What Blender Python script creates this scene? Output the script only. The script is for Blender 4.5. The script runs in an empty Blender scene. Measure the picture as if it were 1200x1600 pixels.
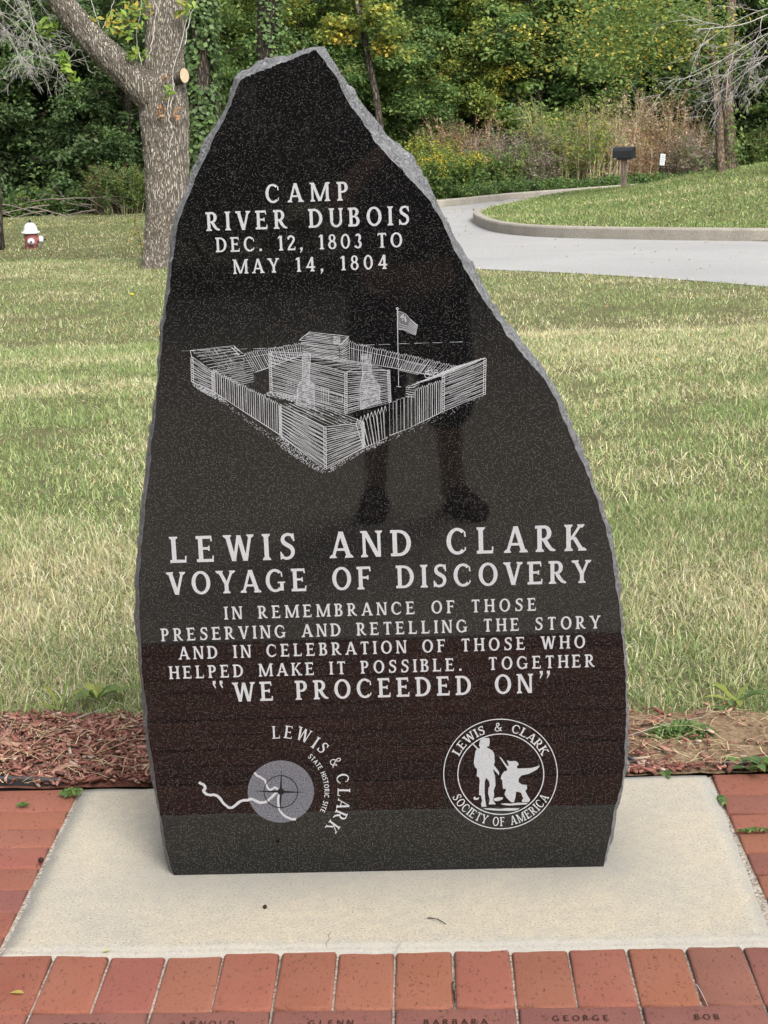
import bpy, bmesh, math, random
import numpy as np
from mathutils import Vector, Matrix

# ------------------------------------------------------------------ camera, world, sun, exposure
SC = bpy.context.scene
COL = SC.collection
F = 2500.0
PITCH, ROLL, YAW = .2400, -.0332, -.0279
CAM = np.array([.0931, -2.8575, 1.4189])
fw = np.array([math.sin(YAW)*math.cos(PITCH), math.cos(YAW)*math.cos(PITCH), -math.sin(PITCH)])
rt = np.array([math.cos(YAW), -math.sin(YAW), 0.]); up = np.cross(rt, fw)
RV = math.cos(ROLL)*rt + math.sin(ROLL)*up
UV = -math.sin(ROLL)*rt + math.cos(ROLL)*up
cd = bpy.data.cameras.new('camera'); cam = bpy.data.objects.new('camera', cd); COL.objects.link(cam)
cam.matrix_world = Matrix(((RV[0], UV[0], -fw[0], CAM[0]), (RV[1], UV[1], -fw[1], CAM[1]), (RV[2], UV[2], -fw[2], CAM[2]), (0, 0, 0, 1)))
cd.sensor_fit = 'AUTO'; cd.sensor_width = 36; cd.lens = F/1600*36; cd.clip_start = .02; cd.clip_end = 1500
SC.camera = cam

SUN_EL, SUN_AZ = math.radians(43), math.radians(155)      # azimuth clockwise from +Y
w = bpy.data.worlds.new('World'); SC.world = w; w.use_nodes = True
nt = w.node_tree; bg = nt.nodes['Background']
sky = nt.nodes.new('ShaderNodeTexSky'); sky.sky_type = 'NISHITA'; sky.sun_disc = False
sky.sun_elevation = SUN_EL; sky.sun_rotation = SUN_AZ; sky.dust_density = 4.0; sky.air_density = 1.0; sky.ozone_density = 1.0
hs = nt.nodes.new('ShaderNodeHueSaturation'); hs.inputs['Saturation'].default_value = .22
nt.links.new(sky.outputs[0], hs.inputs['Color']); nt.links.new(hs.outputs[0], bg.inputs[0]); bg.inputs[1].default_value = .15
sl = bpy.data.lights.new('sun', 'SUN'); sl.energy = 1.5; sl.angle = math.radians(25); sl.color = (1, .96, .9)
so = bpy.data.objects.new('sun', sl); COL.objects.link(so)
sdir = Vector((math.sin(SUN_AZ)*math.cos(SUN_EL), math.cos(SUN_AZ)*math.cos(SUN_EL), math.sin(SUN_EL)))
so.rotation_euler = sdir.to_track_quat('Z', 'Y').to_euler(); so.location = (0, 0, 20)
SC.view_settings.view_transform = 'Standard'; SC.view_settings.look = 'None'
SC.view_settings.exposure = 1.2; SC.view_settings.gamma = 1
SC.cycles.max_bounces = 6; SC.cycles.diffuse_bounces = 4; SC.cycles.glossy_bounces = 3
SC.cycles.transparent_max_bounces = 6; SC.cycles.caustics_reflective = False; SC.cycles.caustics_refractive = False

# ------------------------------------------------------------------ numeric helpers
rng = np.random.default_rng(7)
def _h(ix, iy, s):
    n = (ix.astype(np.int64)*374761393 + iy.astype(np.int64)*668265263 + s*982451653) & 0x7fffffff
    n = ((n ^ (n >> 13))*1274126177) & 0x7fffffff
    return ((n ^ (n >> 16)) & 0xffff)/65535.
def noise2(x, y, s=0):
    x = np.asarray(x, float); y = np.asarray(y, float)
    ix = np.floor(x); iy = np.floor(y); fx = x-ix; fy = y-iy
    ix = ix.astype(np.int64); iy = iy.astype(np.int64)
    fx = fx*fx*(3-2*fx); fy = fy*fy*(3-2*fy)
    a = _h(ix, iy, s)*(1-fx)+_h(ix+1, iy, s)*fx; b = _h(ix, iy+1, s)*(1-fx)+_h(ix+1, iy+1, s)*fx
    return a*(1-fy)+b*fy
def fbm(x, y, s=0, o=4):
    r = 0; a = .5; x = np.asarray(x, float); y = np.asarray(y, float)
    for i in range(o): r = r+a*noise2(x*2**i, y*2**i, s+i); a *= .5
    return r/(1-.5**o)
def smooth(t):
    t = np.clip(t, 0, 1); return t*t*(3-2*t)
def ray(x, y): return fw + RV*(x-600)/F - UV*(y-800)/F
def terrain(X, Y):
    X = np.asarray(X, float); Y = np.asarray(Y, float)
    t = np.clip(Y-.7, 0, 70)
    z = -.022 - .019*t + (fbm(X*.16, Y*.16, 3, 2)-.5)*.06*smooth((Y-3)/8)
    return np.where(Y < .46, -.075, z)
def ground(px, py):
    d = ray(px, py); lo, hi = 2.0, 400.
    for _ in range(60):
        m = (lo+hi)/2; p = CAM+d*m
        if p[2] > terrain(p[0], p[1]): lo = m
        else: hi = m
    return CAM+d*lo
def place(px, z):                 # where picture column px meets the terrain at depth z
    py = 300.
    for _ in range(30):
        p = CAM+ray(px, py)*z; py += (p[2]-float(terrain(p[0], p[1])))*F/z
    return CAM+ray(px, py)*z
def pip(P, poly):
    x = P[:, 0]; y = P[:, 1]; ins = np.zeros(len(P), bool)
    for a, b in zip(poly, np.roll(poly, -1, 0)):
        c = ((a[1] > y) != (b[1] > y)) & (x < (b[0]-a[0])*(y-a[1])/((b[1]-a[1]) or 1e-9)+a[0]); ins ^= c
    return ins
def dist_poly(P, poly, closed=True):
    d = np.full(len(P), 1e9); n = len(poly)
    for i in range(n if closed else n-1):
        a = poly[i]; b = poly[(i+1) % n]; ab = b-a
        t = np.clip(((P-a)@ab)/max(ab@ab, 1e-12), 0, 1); q = a+t[:, None]*ab
        d = np.minimum(d, np.hypot(P[:, 0]-q[:, 0], P[:, 1]-q[:, 1]))
    return d
def resample(poly, n):
    poly = np.asarray(poly, float); s = np.r_[0, np.cumsum(np.hypot(*(np.diff(poly[:, :2], axis=0).T)))]
    t = np.linspace(0, s[-1], n); return np.stack([np.interp(t, s, poly[:, k]) for k in range(poly.shape[1])], 1)
def spline(pts, n):               # Catmull-Rom through 3-D points
    P = np.asarray(pts, float); P = np.vstack([2*P[0]-P[1], P, 2*P[-1]-P[-2]]); out = []
    m = len(P)-3
    for t in np.linspace(0, m, n):
        i = min(int(t), m-1); u = t-i; a, b, c, d = P[i:i+4]
        out.append(.5*((2*b)+(c-a)*u+(2*a-5*b+4*c-d)*u*u+(3*b-a-3*c+d)*u**3))
    return np.array(out)

# ------------------------------------------------------------------ object helpers
def tag(o, label=None, cat=None, group=None, kind=None):
    if label: o['label'] = label
    if cat: o['category'] = cat
    if group: o['group'] = group
    if kind: o['kind'] = kind
    return o
def empty(name, loc, rz=0, label=None, cat=None, group=None):
    o = bpy.data.objects.new(name, None); COL.objects.link(o); o.location = [float(v) for v in loc]; o.rotation_euler = (0, 0, rz)
    o.empty_display_size = .1
    return tag(o, label, cat, group)
def link(name, me, mat=None, parent=None, smoothf=False):
    o = bpy.data.objects.new(name, me); COL.objects.link(o)
    if mat is not None and not me.materials: me.materials.append(mat)
    if parent is not None: o.parent = parent
    if smoothf: me.polygons.foreach_set('use_smooth', np.ones(len(me.polygons), bool)); me.update()
    return o
def np_mesh(name, V, Fc, col=None):
    """V (n,3); Fc (m,k) array of equal-sided faces; col (n,3) colour per vertex."""
    me = bpy.data.meshes.new(name); V = np.asarray(V, np.float32); Fc = np.asarray(Fc, np.int32)
    m, k = Fc.shape
    me.vertices.add(len(V)); me.vertices.foreach_set('co', V.ravel())
    me.loops.add(m*k); me.loops.foreach_set('vertex_index', Fc.ravel())
    me.polygons.add(m); me.polygons.foreach_set('loop_start', np.arange(m, dtype=np.int32)*k)
    if col is not None:
        a = me.attributes.new('Col', 'FLOAT_COLOR', 'POINT')
        a.data.foreach_set('color', np.c_[col, np.ones(len(col))].astype(np.float32).ravel())
    me.update(calc_edges=True); return me
class MB:
    def __init__(s): s.v = []; s.f = []
    def add(s, V, Fs):
        n = len(s.v); s.v += [tuple(float(c) for c in p) for p in V]; s.f += [tuple(i+n for i in f) for f in Fs]
    def box(s, c, d, R=None):
        c = np.array(c, float); V = np.array([[x, y, z] for x in (-.5, .5) for y in (-.5, .5) for z in (-.5, .5)])*np.array(d)
        if R is not None: V = V@np.array(R).T
        s.add(V+c, [(0, 1, 3, 2), (4, 6, 7, 5), (0, 4, 5, 1), (2, 3, 7, 6), (0, 2, 6, 4), (1, 5, 7, 3)])
    def tube(s, pts, rad, n=8, cap=True):
        pts = np.asarray(pts, float); rad = np.broadcast_to(np.asarray(rad, float), (len(pts),))
        T = np.gradient(pts, axis=0); T /= np.linalg.norm(T, axis=1)[:, None]+1e-12
        a = np.array([0, 0, 1.]) if abs(T[0][2]) < .9 else np.array([1., 0, 0])
        V = []
        for i in range(len(pts)):
            u = np.cross(T[i], a); u /= np.linalg.norm(u)+1e-12; a = np.cross(u, T[i]); a /= np.linalg.norm(a)+1e-12
            for k in range(n):
                th = 2*math.pi*k/n; V.append(pts[i]+rad[i]*(math.cos(th)*u+math.sin(th)*a))
        Fs = [(i*n+k, i*n+(k+1) % n, (i+1)*n+(k+1) % n, (i+1)*n+k) for i in range(len(pts)-1) for k in range(n)]
        if cap: Fs += [tuple(range(n))[::-1], tuple(range((len(pts)-1)*n, len(pts)*n))]
        s.add(V, Fs)
    def lathe(s, prof, n=32, M=None):
        V = [];
        for r, z in prof:
            for k in range(n):
                th = 2*math.pi*k/n; V.append((r*math.cos(th), r*math.sin(th), z))
        V = np.array(V)
        if M is not None: V = V@np.array(M)[:3, :3].T+np.array(M)[:3, 3]
        m = len(prof)
        Fs = [(i*n+k, i*n+(k+1) % n, (i+1)*n+(k+1) % n, (i+1)*n+k) for i in range(m-1) for k in range(n)]
        Fs += [tuple(range(n))[::-1], tuple(range((m-1)*n, m*n))]
        s.add(V, Fs)
    def mesh(s, name):
        me = bpy.data.meshes.new(name); me.from_pydata(s.v, [], s.f); me.update(); return me
    def build(s, name, mat, parent=None, sm=False, bevel=0):
        me = s.mesh(name)
        if bevel:
            b = bmesh.new(); b.from_mesh(me); bmesh.ops.recalc_face_normals(b, faces=b.faces)
            bmesh.ops.bevel(b, geom=[e for e in b.edges], offset=bevel, segments=2, affect='EDGES', profile=.6); b.to_mesh(me); b.free()
        return link(name, me, mat, parent, sm)

# ------------------------------------------------------------------ materials
def S(r, g, b):
    return tuple((c/255/12.92 if c/255 <= .04045 else ((c/255+.055)/1.055)**2.4) for c in (r, g, b))
class Mat:
    def __init__(s, name, rough=.8, spec=.3):
        s.m = bpy.data.materials.new(name); s.m.use_nodes = True; s.t = s.m.node_tree; s.b = s.t.nodes['Principled BSDF']
        s.b.inputs['Roughness'].default_value = rough; s.b.inputs['Specular IOR Level'].default_value = spec
    def n(s, typ, **kw):
        nd = s.t.nodes.new(typ)
        for k, v in kw.items():
            if k in nd.inputs: nd.inputs[k].default_value = v
            else: setattr(nd, k, v)
        return nd
    def l(s, a, b): s.t.links.new(a, b)
    def coord(s, scale=(1, 1, 1), kind='Object'):
        tc = s.n('ShaderNodeTexCoord'); mp = s.n('ShaderNodeMapping'); mp.inputs['Scale'].default_value = scale
        s.l(tc.outputs[kind], mp.inputs[0]); return mp.outputs[0]
    def noise(s, scale, detail=4, co=None, rough=.55):
        nd = s.n('ShaderNodeTexNoise', Scale=scale, Detail=detail, Roughness=rough); s.l(co if co is not None else s.coord(), nd.inputs['Vector']); return nd.outputs['Fac']
    def ramp(s, fac, stops):
        nd = s.n('ShaderNodeValToRGB'); e = nd.color_ramp.elements
        while len(e) < len(stops): e.new(.5)
        for k, (p, c) in enumerate(stops):
            e[k].position = p; e[k].color = (*c, 1) if not np.isscalar(c) else (c, c, c, 1)
        s.l(fac, nd.inputs[0]); return nd.outputs[0]
    def mix(s, fac, a, b, typ='MIX'):
        nd = s.n('ShaderNodeMix', data_type='RGBA', blend_type=typ)
        for i, v in ((0, fac), (6, a), (7, b)):
            if hasattr(v, 'is_output'): s.l(v, nd.inputs[i])
            elif i == 0: nd.inputs[0].default_value = v
            else: nd.inputs[i].default_value = (*v, 1)
        return nd.outputs[2]
    def base(s, c):
        if hasattr(c, 'is_output'): s.l(c, s.b.inputs['Base Color'])
        else: s.b.inputs['Base Color'].default_value = (*c, 1)
        return s
    def bump(s, fac, strength=.3, dist=.01):
        nd = s.n('ShaderNodeBump', Strength=strength, Distance=dist); s.l(fac, nd.inputs['Height']); s.l(nd.outputs[0], s.b.inputs['Normal']); return s
    def attr(s, name='Col'):
        return s.n('ShaderNodeAttribute', attribute_name=name).outputs['Color']
def plain(name, c, rough=.6, spec=.3, var=.12, scale=30, bump=0):
    m = Mat(name, rough, spec); f = m.noise(scale)
    m.base(m.ramp(f, [(.25, tuple(x*(1-var) for x in c)), (.75, tuple(min(1, x*(1+var)) for x in c))]))
    if bump: m.bump(f, bump, .01)
    return m.m
def leafmat(name, trans=.3, rough=.55):
    m = Mat(name, rough, .25); c = m.attr(); m.base(c)
    oi = m.n('ShaderNodeObjectInfo'); hsv = m.n('ShaderNodeHueSaturation'); m.l(c, hsv.inputs['Color'])
    mr = m.n('ShaderNodeMapRange'); m.l(oi.outputs['Random'], mr.inputs[0]); mr.inputs[3].default_value = .85; mr.inputs[4].default_value = 1.15
    m.l(mr.outputs[0], hsv.inputs['Value']); m.base(hsv.outputs[0])
    tr = m.n('ShaderNodeBsdfTranslucent'); m.l(hsv.outputs[0], tr.inputs[0])
    mx = m.n('ShaderNodeMixShader'); mx.inputs[0].default_value = trans
    m.l(m.b.outputs[0], mx.inputs[1]); m.l(tr.outputs[0], mx.inputs[2])
    m.l(mx.outputs[0], m.t.nodes['Material Output'].inputs[0]); return m.m
M = {}
# polished black granite with pale mineral flecks
def granite():
    m = Mat('polished_granite', .03, .54); m.b.inputs['IOR'].default_value = 1.5
    co = m.coord()
    sx_ = m.n('ShaderNodeSeparateXYZ'); m.l(co, sx_.inputs[0]); cx_ = m.n('ShaderNodeCombineXYZ'); m.l(sx_.outputs[0], cx_.inputs[0]); m.l(sx_.outputs[2], cx_.inputs[1]); c2d = cx_.outputs[0]
    v = m.n('ShaderNodeTexVoronoi', Scale=400., voronoi_dimensions='2D'); m.l(c2d, v.inputs['Vector'])
    cellv = m.n('ShaderNodeSeparateColor'); m.l(v.outputs['Color'], cellv.inputs[0])
    dot = m.ramp(v.outputs['Distance'], [(.16, 1.), (.36, 0.)])
    pick = m.ramp(cellv.outputs[0], [(.60, 0.), (1., 1.)])
    k = m.mix(1., dot, pick, 'MULTIPLY')
    v2 = m.n('ShaderNodeTexVoronoi', Scale=800., voronoi_dimensions='2D'); m.l(c2d, v2.inputs['Vector'])
    c2 = m.n('ShaderNodeSeparateColor'); m.l(v2.outputs['Color'], c2.inputs[0])
    k2 = m.mix(1., m.ramp(v2.outputs['Distance'], [(.1, 1.), (.5, 0.)]), m.ramp(c2.outputs[1], [(.55, 0.), (1., .5)]), 'MULTIPLY')
    b = m.mix(m.noise(14, 5, co), (.0025, .0025, .003), (.005, .005, .0055))
    b = m.mix(k2, b, (.026, .024, .0215)); b = m.mix(k, b, (.092, .085, .076)); m.base(b)
    return m.m
M['granite'] = granite()
def pitched():
    m = Mat('pitched_granite', .75, .35); co = m.coord()
    a = m.noise(45, 8, co, .7); b = m.noise(190, 3, co)
    c = m.ramp(a, [(.28, (.02, .021, .023)), (.5, (.095, .098, .104)), (.72, (.30, .305, .32))])
    m.base(m.mix(.45, c, m.ramp(b, [(.35, (.07, .07, .075)), (.7, (.42, .42, .43))])))
    m.bump(m.mix(.5, a, b), .9, .02); return m.m
M['pitched'] = pitched()
def sandblast(name, c):
    m = Mat(name, .9, .1); f = m.noise(700, 2); m.base(m.ramp(f, [(.3, tuple(x*.74 for x in c)), (.7, tuple(x*1.15 for x in c))])); return m.m
M['letter'] = sandblast('sandblasted_letter', (.36, .365, .385))
M['etch'] = sandblast('etched_line', (.33, .34, .36))
M['etch_dim'] = sandblast('etched_tone', (.085, .087, .095))
m_ = Mat('etched_disc', .9, .1); m_.base(m_.ramp(m_.noise(330, 4, None, .75), [(.34, (.045, .045, .053)), (.66, (.155, .155, .178))])); M['etch_disc'] = m_.m
M['etch_dark'] = sandblast('uncut_granite', (.012, .012, .013))
def concrete(name, a, b, c, stain, fine=210, damp=False):
    m = Mat(name, .9, .2); co = m.coord()
    big = m.noise(2.6, 5, co); sm = m.noise(fine, 3, co, .7); mid = m.noise(38, 4, co)
    col = m.ramp(big, [(.3, a), (.52, b), (.72, c)])
    col = m.mix(m.ramp(sm, [(.55, 0.), (.65, .75)]), col, tuple(x*.42 for x in b))
    col = m.mix(m.ramp(sm, [(.34, .6), (.45, 0.)]), col, tuple(min(.85, x*1.35) for x in b))
    col = m.mix(m.ramp(mid, [(.35, .22), (.6, 0.)]), col, stain)
    if damp:
        sp = m.n('ShaderNodeSeparateXYZ'); m.l(co, sp.inputs[0])
        def mth(op, a, b=0.):
            nd = m.n('ShaderNodeMath', operation=op)
            for i, v in enumerate((a, b)):
                if hasattr(v, 'is_output'): m.l(v, nd.inputs[i])
                else: nd.inputs[i].default_value = v
            return nd.outputs[0]
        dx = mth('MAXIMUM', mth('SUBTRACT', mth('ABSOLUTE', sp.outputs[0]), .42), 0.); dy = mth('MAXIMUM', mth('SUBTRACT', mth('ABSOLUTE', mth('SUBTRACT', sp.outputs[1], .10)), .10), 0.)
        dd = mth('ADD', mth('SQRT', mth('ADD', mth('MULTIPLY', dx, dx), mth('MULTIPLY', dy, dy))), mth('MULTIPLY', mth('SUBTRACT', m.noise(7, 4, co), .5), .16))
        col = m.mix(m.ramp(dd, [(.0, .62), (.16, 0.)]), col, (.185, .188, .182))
        ex = mth('MINIMUM', mth('SUBTRACT', .69, mth('ABSOLUTE', sp.outputs[0])), mth('SUBTRACT', .365, mth('ABSOLUTE', mth('SUBTRACT', sp.outputs[1], .073))))
        ed = mth('ADD', ex, mth('MULTIPLY', mth('SUBTRACT', m.noise(16, 4, co), .5), .05)); col = m.mix(m.ramp(ed, [(.0, .6), (.035, 0.)]), col, (.27, .272, .262))
    m.base(col); m.bump(m.mix(.5, sm, mid), .35, .006); return m
mc = concrete('sandy_concrete', (.31, .288, .245), (.375, .332, .258), (.35, .318, .258), (.20, .20, .195), 210, True)
M['slab'] = mc.m
M['walk'] = concrete('walk_concrete', (.36, .32, .265), (.40, .355, .29), (.42, .38, .315), (.27, .24, .205)).m
M['kerb'] = concrete('kerb_concrete', (.225, .205, .172), (.275, .252, .212), (.31, .285, .243), (.15, .137, .115), 60).m
def road():
    m = Mat('pale_chip_road', .9, .2); co = m.coord()
    a = m.noise(.5, 5, co); b = m.noise(28, 3, co, .8); st = m.noise(1.2, 4, m.coord((.25, 1.6, 1)))
    c = m.ramp(a, [(.3, (.265, .261, .256)), (.7, (.325, .32, .314))])
    c = m.mix(m.ramp(b, [(.35, .5), (.6, 0.)]), c, (.19, .187, .183)); c = m.mix(m.ramp(st, [(.5, 0.), (.75, .35)]), c, (.24, .235, .23))
    m.base(c); m.bump(b, .4, .01); return m.m
M['road'] = road()
def brick():
    m = Mat('clay_paver', .85, .25); co = m.coord()
    at = m.attr(); pit = m.noise(170, 4, m.coord((1, .5, 1)), .7); g = m.noise(9, 5, co); fine = m.noise(420, 2, co)
    c = m.mix(m.ramp(g, [(.35, 0.), (.7, .4)]), at, (.235, .10, .068))
    c = m.mix(m.ramp(fine, [(.55, 0.), (.75, .35)]), c, (.25, .11, .08))
    c = m.mix(m.ramp(pit, [(.345, .9), (.42, 0.)]), c, (.07, .03, .022)); m.base(c); m.bump(m.mix(.6, pit, fine), .35, .006); return m.m
M['brick'] = brick()
def sandj():
    m = Mat('joint_sand', .95, .1); f = m.noise(160, 4); m.base(m.ramp(f, [(.3, (.13, .10, .08)), (.55, (.36, .32, .27)), (.75, (.52, .49, .44))])); m.bump(f, .8, .01); return m.m
M['sand'] = sandj()
M['cut'] = plain('cut_letter', (.035, .018, .014), .9, .1)
def soil():
    m = Mat('lawn_soil', .95, .1); co = m.coord()
    a = m.noise(.45, 4, co); b = m.noise(22, 5, co, .7)
    c = m.mix(a, (.12, .125, .052), (.16, .15, .075)); c = m.mix(m.ramp(b, [(.4, .55), (.65, 0.)]), c, (.055, .048, .026)); m.base(c); m.bump(b, .8, .03); return m.m
M['soil'] = soil()
def bed():
    m = Mat('bed_soil', .95, .1); tc = m.n('ShaderNodeTexCoord'); sx = m.n('ShaderNodeSeparateXYZ'); m.l(tc.outputs['Object'], sx.inputs[0])
    a = m.noise(55, 6, None, .7); r = m.ramp(a, [(.3, (.09, .035, .025)), (.55, (.21, .09, .065)), (.75, (.32, .16, .115))])
    t = m.ramp(a, [(.3, (.15, .095, .055)), (.55, (.30, .21, .13)), (.75, (.42, .32, .21))])
    side = m.ramp(sx.outputs[0], [(.25, 0.), (.62, 1.)]); m.base(m.mix(side, r, t)); m.bump(a, 1., .02); return m.m
M['bed'] = bed()
def vcol(name, rough=.9, spec=.15, bscale=0):
    m = Mat(name, rough, spec); c = m.attr()
    if bscale:
        f = m.noise(bscale, 4); c = m.mix(.35, c, m.ramp(f, [(.3, .25), (.7, 1.)]), 'MULTIPLY'); m.bump(f, .5, .004)
    m.base(c); return m.m
M['chip'] = vcol('mulch_chip', .9, .1, 260)
M['grass'] = leafmat('grass_blade', .3, .6)
M['leaf'] = leafmat('leaf', .48, .5)
def bark(name, lo, mid, hi, sc=(26, 26, 4.2), b=1.):
    m = Mat(name, .92, .1); co = m.coord(sc); d = m.noise(1.3, 4, co)
    n1 = m.n('ShaderNodeTexVoronoi', Scale=1., feature='DISTANCE_TO_EDGE')
    wv = m.n('ShaderNodeVectorMath', operation='ADD'); nz = m.n('ShaderNodeTexNoise', Scale=1.6, Detail=3); m.l(co, nz.inputs['Vector'])
    m.l(co, wv.inputs[0]); m.l(nz.outputs['Color'], wv.inputs[1]); m.l(wv.outputs[0], n1.inputs['Vector'])
    h = m.ramp(n1.outputs['Distance'], [(.02, 0.), (.22, 1.)]); big = m.noise(2.3, 4, m.coord()); fi = m.noise(70, 3, m.coord((1, 1, .3)))
    c = m.mix(h, lo, m.mix(m.ramp(big, [(.35, 0.), (.65, 1.)]), mid, hi)); c = m.mix(m.ramp(fi, [(.45, 0.), (.75, .5)]), c, lo)
    m.base(c); m.bump(h, b, .03); return m.m
M['bark'] = bark('furrowed_bark', (.125, .105, .082), (.265, .238, .198), (.325, .298, .255), (46, 46, 3.0))
M['bark2'] = bark('dark_bark', (.03, .025, .02), (.085, .07, .055), (.14, .12, .10), (20, 20, 4))
M['bark3'] = bark('brown_bark', (.055, .042, .03), (.15, .11, .08), (.21, .16, .12), (20, 20, 6), .6)
M['twig'] = plain('pale_twig', (.33, .31, .29), .9, .1, .3, 8)
M['deadtwig'] = plain('dead_twig', (.16, .135, .115), .9, .1, .3, 8)
M['stem'] = vcol('dry_stem', .9, .1)
M['white'] = plain('white_paint', (.55, .56, .57), .45, .4, .1, 20)
M['redp'] = plain('faded_red_paint', (.24, .082, .082), .6, .3, .25, 9)
M['blackp'] = plain('black_metal', (.012, .013, .016), .38, .5, .2, 20)
M['plastic'] = plain('black_plastic', (.022, .022, .025), .5, .4, .3, 30)
M['post'] = bark('weathered_wood', (.10, .075, .06), (.22, .17, .14), (.28, .23, .19), (30, 30, 1.5), .3)
M['cutwood'] = plain('fresh_cut_wood', (.34, .27, .18), .8, .1, .15, 25)
M['skin'] = plain('skin', (.38, .22, .165), .5, .3, .08, 20)
M['shirt'] = plain('navy_tee', (.012, .014, .022), .9, .1, .2, 40)
M['shorts'] = plain('dark_shorts', (.010, .014, .026), .9, .1, .2, 40)
M['hair'] = plain('brown_hair', (.03, .02, .013), .6, .3, .3, 60)
M['sandal'] = plain('sandal_leather', (.015, .012, .011), .7, .3, .2, 40)
M['lip'] = plain('lip', (.32, .11, .09), .5, .3)
M['eye'] = plain('eye', (.06, .04, .03), .2, .5)
M['signink'] = plain('faded_ink', (.20, .26, .36), .7, .2)

# ------------------------------------------------------------------ setting: ground, paving, road
xs = np.r_[-700, -300, -120, -60, np.arange(-32, 32.1, .6), 60, 120, 300, 700]
ys = np.r_[-500, -200, -80, -40, -20, -10, -4, -1, .43, .455, .47, np.arange(.8, 4, .4), np.arange(4.2, 62, .7), 75, 100, 160, 300, 900]
GX, GY = np.meshgrid(xs, ys); GZ = terrain(GX, GY)
nx, ny = len(xs), len(ys)
idx = np.arange(nx*ny).reshape(ny, nx)
Fq = np.stack([idx[:-1, :-1], idx[:-1, 1:], idx[1:, 1:], idx[1:, :-1]], -1).reshape(-1, 4)
tag(link('ground', np_mesh('ground', np.c_[GX.ravel(), GY.ravel(), GZ.ravel()], Fq), M['soil'], None, True), kind='structure')

SX, SF, SB = .690, -.287, .436            # concrete base: half width, front, back
PAVE_Y = -1.51                            # end of the bricks, behind it the walk
# concrete base the stone stands on
def concrete_base():
    b = bmesh.new()
    N = 40
    c = [(-.688, -.292), (.682, -.304), (.700, .440), (-.690, .434)]
    V = [b.verts.new((x, y, z)) for z in (-.07, 0) for x, y in c]
    for f in ((3, 2, 1, 0), (4, 5, 6, 7), (0, 1, 5, 4), (1, 2, 6, 5), (2, 3, 7, 6), (3, 0, 4, 7)): b.faces.new([V[i] for i in f])
    bmesh.ops.bevel(b, geom=[e for e in b.edges if all(v.co.z > -.01 for v in e.verts)], offset=.008, segments=3, affect='EDGES')
    bmesh.ops.subdivide_edges(b, edges=[e for e in b.edges if e.calc_length() > .3], cuts=40, use_grid_fill=True)
    for v in b.verts:
        x, y, z = v.co; e = min(.69-abs(x), y-SF, SB-y)
        if e < .02:
            v.co.x += (float(noise2(x*40, y*40, 5))-.5)*.006; v.co.y += (float(noise2(x*40, y*40, 6))-.5)*.006
            if z > -.02: v.co.z -= abs(float(noise2(x*55, y*55, 7))-.5)*.006
    me = bpy.data.meshes.new('concrete_base'); b.to_mesh(me); b.free()
    o = link('concrete_base', me, M['slab'], None, True)
    tag(o, 'sand coloured rectangular concrete pad under the black stone, ringed by bricks', 'concrete pad')
    cr = MB(); pts = [(-.106, -.289), (-.107, -.275), (-.102, -.262), (-.105, -.25), (-.101, -.238)]
    for a, c2 in zip(pts, pts[1:]): cr.box(((a[0]+c2[0])/2, (a[1]+c2[1])/2, .0006), (.0010, abs(a[1]-c2[1])+.002, .0008), Matrix.Rotation(-math.atan2(c2[0]-a[0], c2[1]-a[1]), 3, 'Z'))
    cr.build('hairline_crack', plain('crack_line', (.20, .185, .16), .9, .1), o)  # thin strip along the crack, darker than the pad
    return o
concrete_base()

BT = -.010                                # brick top
def brick_mesh(rects, name, shear=True):
    """bevelled pavers; rects = (x0,x1,y0,y1)"""
    V = []; Fs = []; Cc = []
    r = random.Random(5)
    for (x0, x1, y0, y1) in rects:
        g = .0022; ch = .0042
        dz = r.uniform(-.0025, .0025)
        x0 += g+r.uniform(-.001, .001); x1 -= g; y0 += g; y1 -= g+r.uniform(-.001, .001)
        t = r.random(); base = np.array((.20, .069, .044))*(.90+.2*r.random()) if t < .9 else np.array((.155, .058, .046))
        base = base*np.array((1, r.uniform(.92, 1.12), r.uniform(.9, 1.15)))
        n = len(V)
        for z, k in ((BT-.06, 0), (BT-ch*.9, 0), (BT-ch*.25, ch*.55), (BT, ch*1.5)):
            for x, y in ((x0+k, y0+k), (x1-k, y0+k), (x1-k, y1-k), (x0+k, y1-k)):
                V.append((x, y, z+dz)); Cc.append(base)
        for q in range(3):
            for a in range(4): Fs.append((n+q*4+a, n+q*4+(a+1) % 4, n+q*4+4+(a+1) % 4, n+q*4+4+a))
        Fs.append((n+12, n+13, n+14, n+15))
    V = np.array(V); fr = V[:, 1] < SF+.004; V[fr, 1] += -.0105*V[fr, 0]*smooth((V[fr, 1]-PAVE_Y)/.5)
    return np_mesh(name, V, np.array(Fs), np.array(Cc))
U = .1016
JO = -.594
rects = []
front = [(JO+i*U, JO+(i+1)*U, SF-.002-.190, SF-.002) for i in range(-14, 26)]
rects += front
nameY1 = SF-.002-.190; nameY0 = nameY1-U
names_x = [JO+2*U*k for k in range(0, 7)]       # left ends of the stretchers that carry names
named = {}
for k in range(-7, 13):
    x0 = JO+2*U*k
    if 0 <= k <= 5: named[k] = (x0, x0+2*U, nameY0, nameY1)
    else: rects.append((x0, x0+2*U, nameY0, nameY1))
y = nameY0; row = 0
while y > PAVE_Y+.01:
    y2 = max(PAVE_Y, y-U)
    for k in range(-8, 13): rects.append((JO+2*U*k+(U if row % 2 == 0 else 0), JO+2*U*(k+1)+(U if row % 2 == 0 else 0), y2, y))
    y = y2; row += 1
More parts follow.
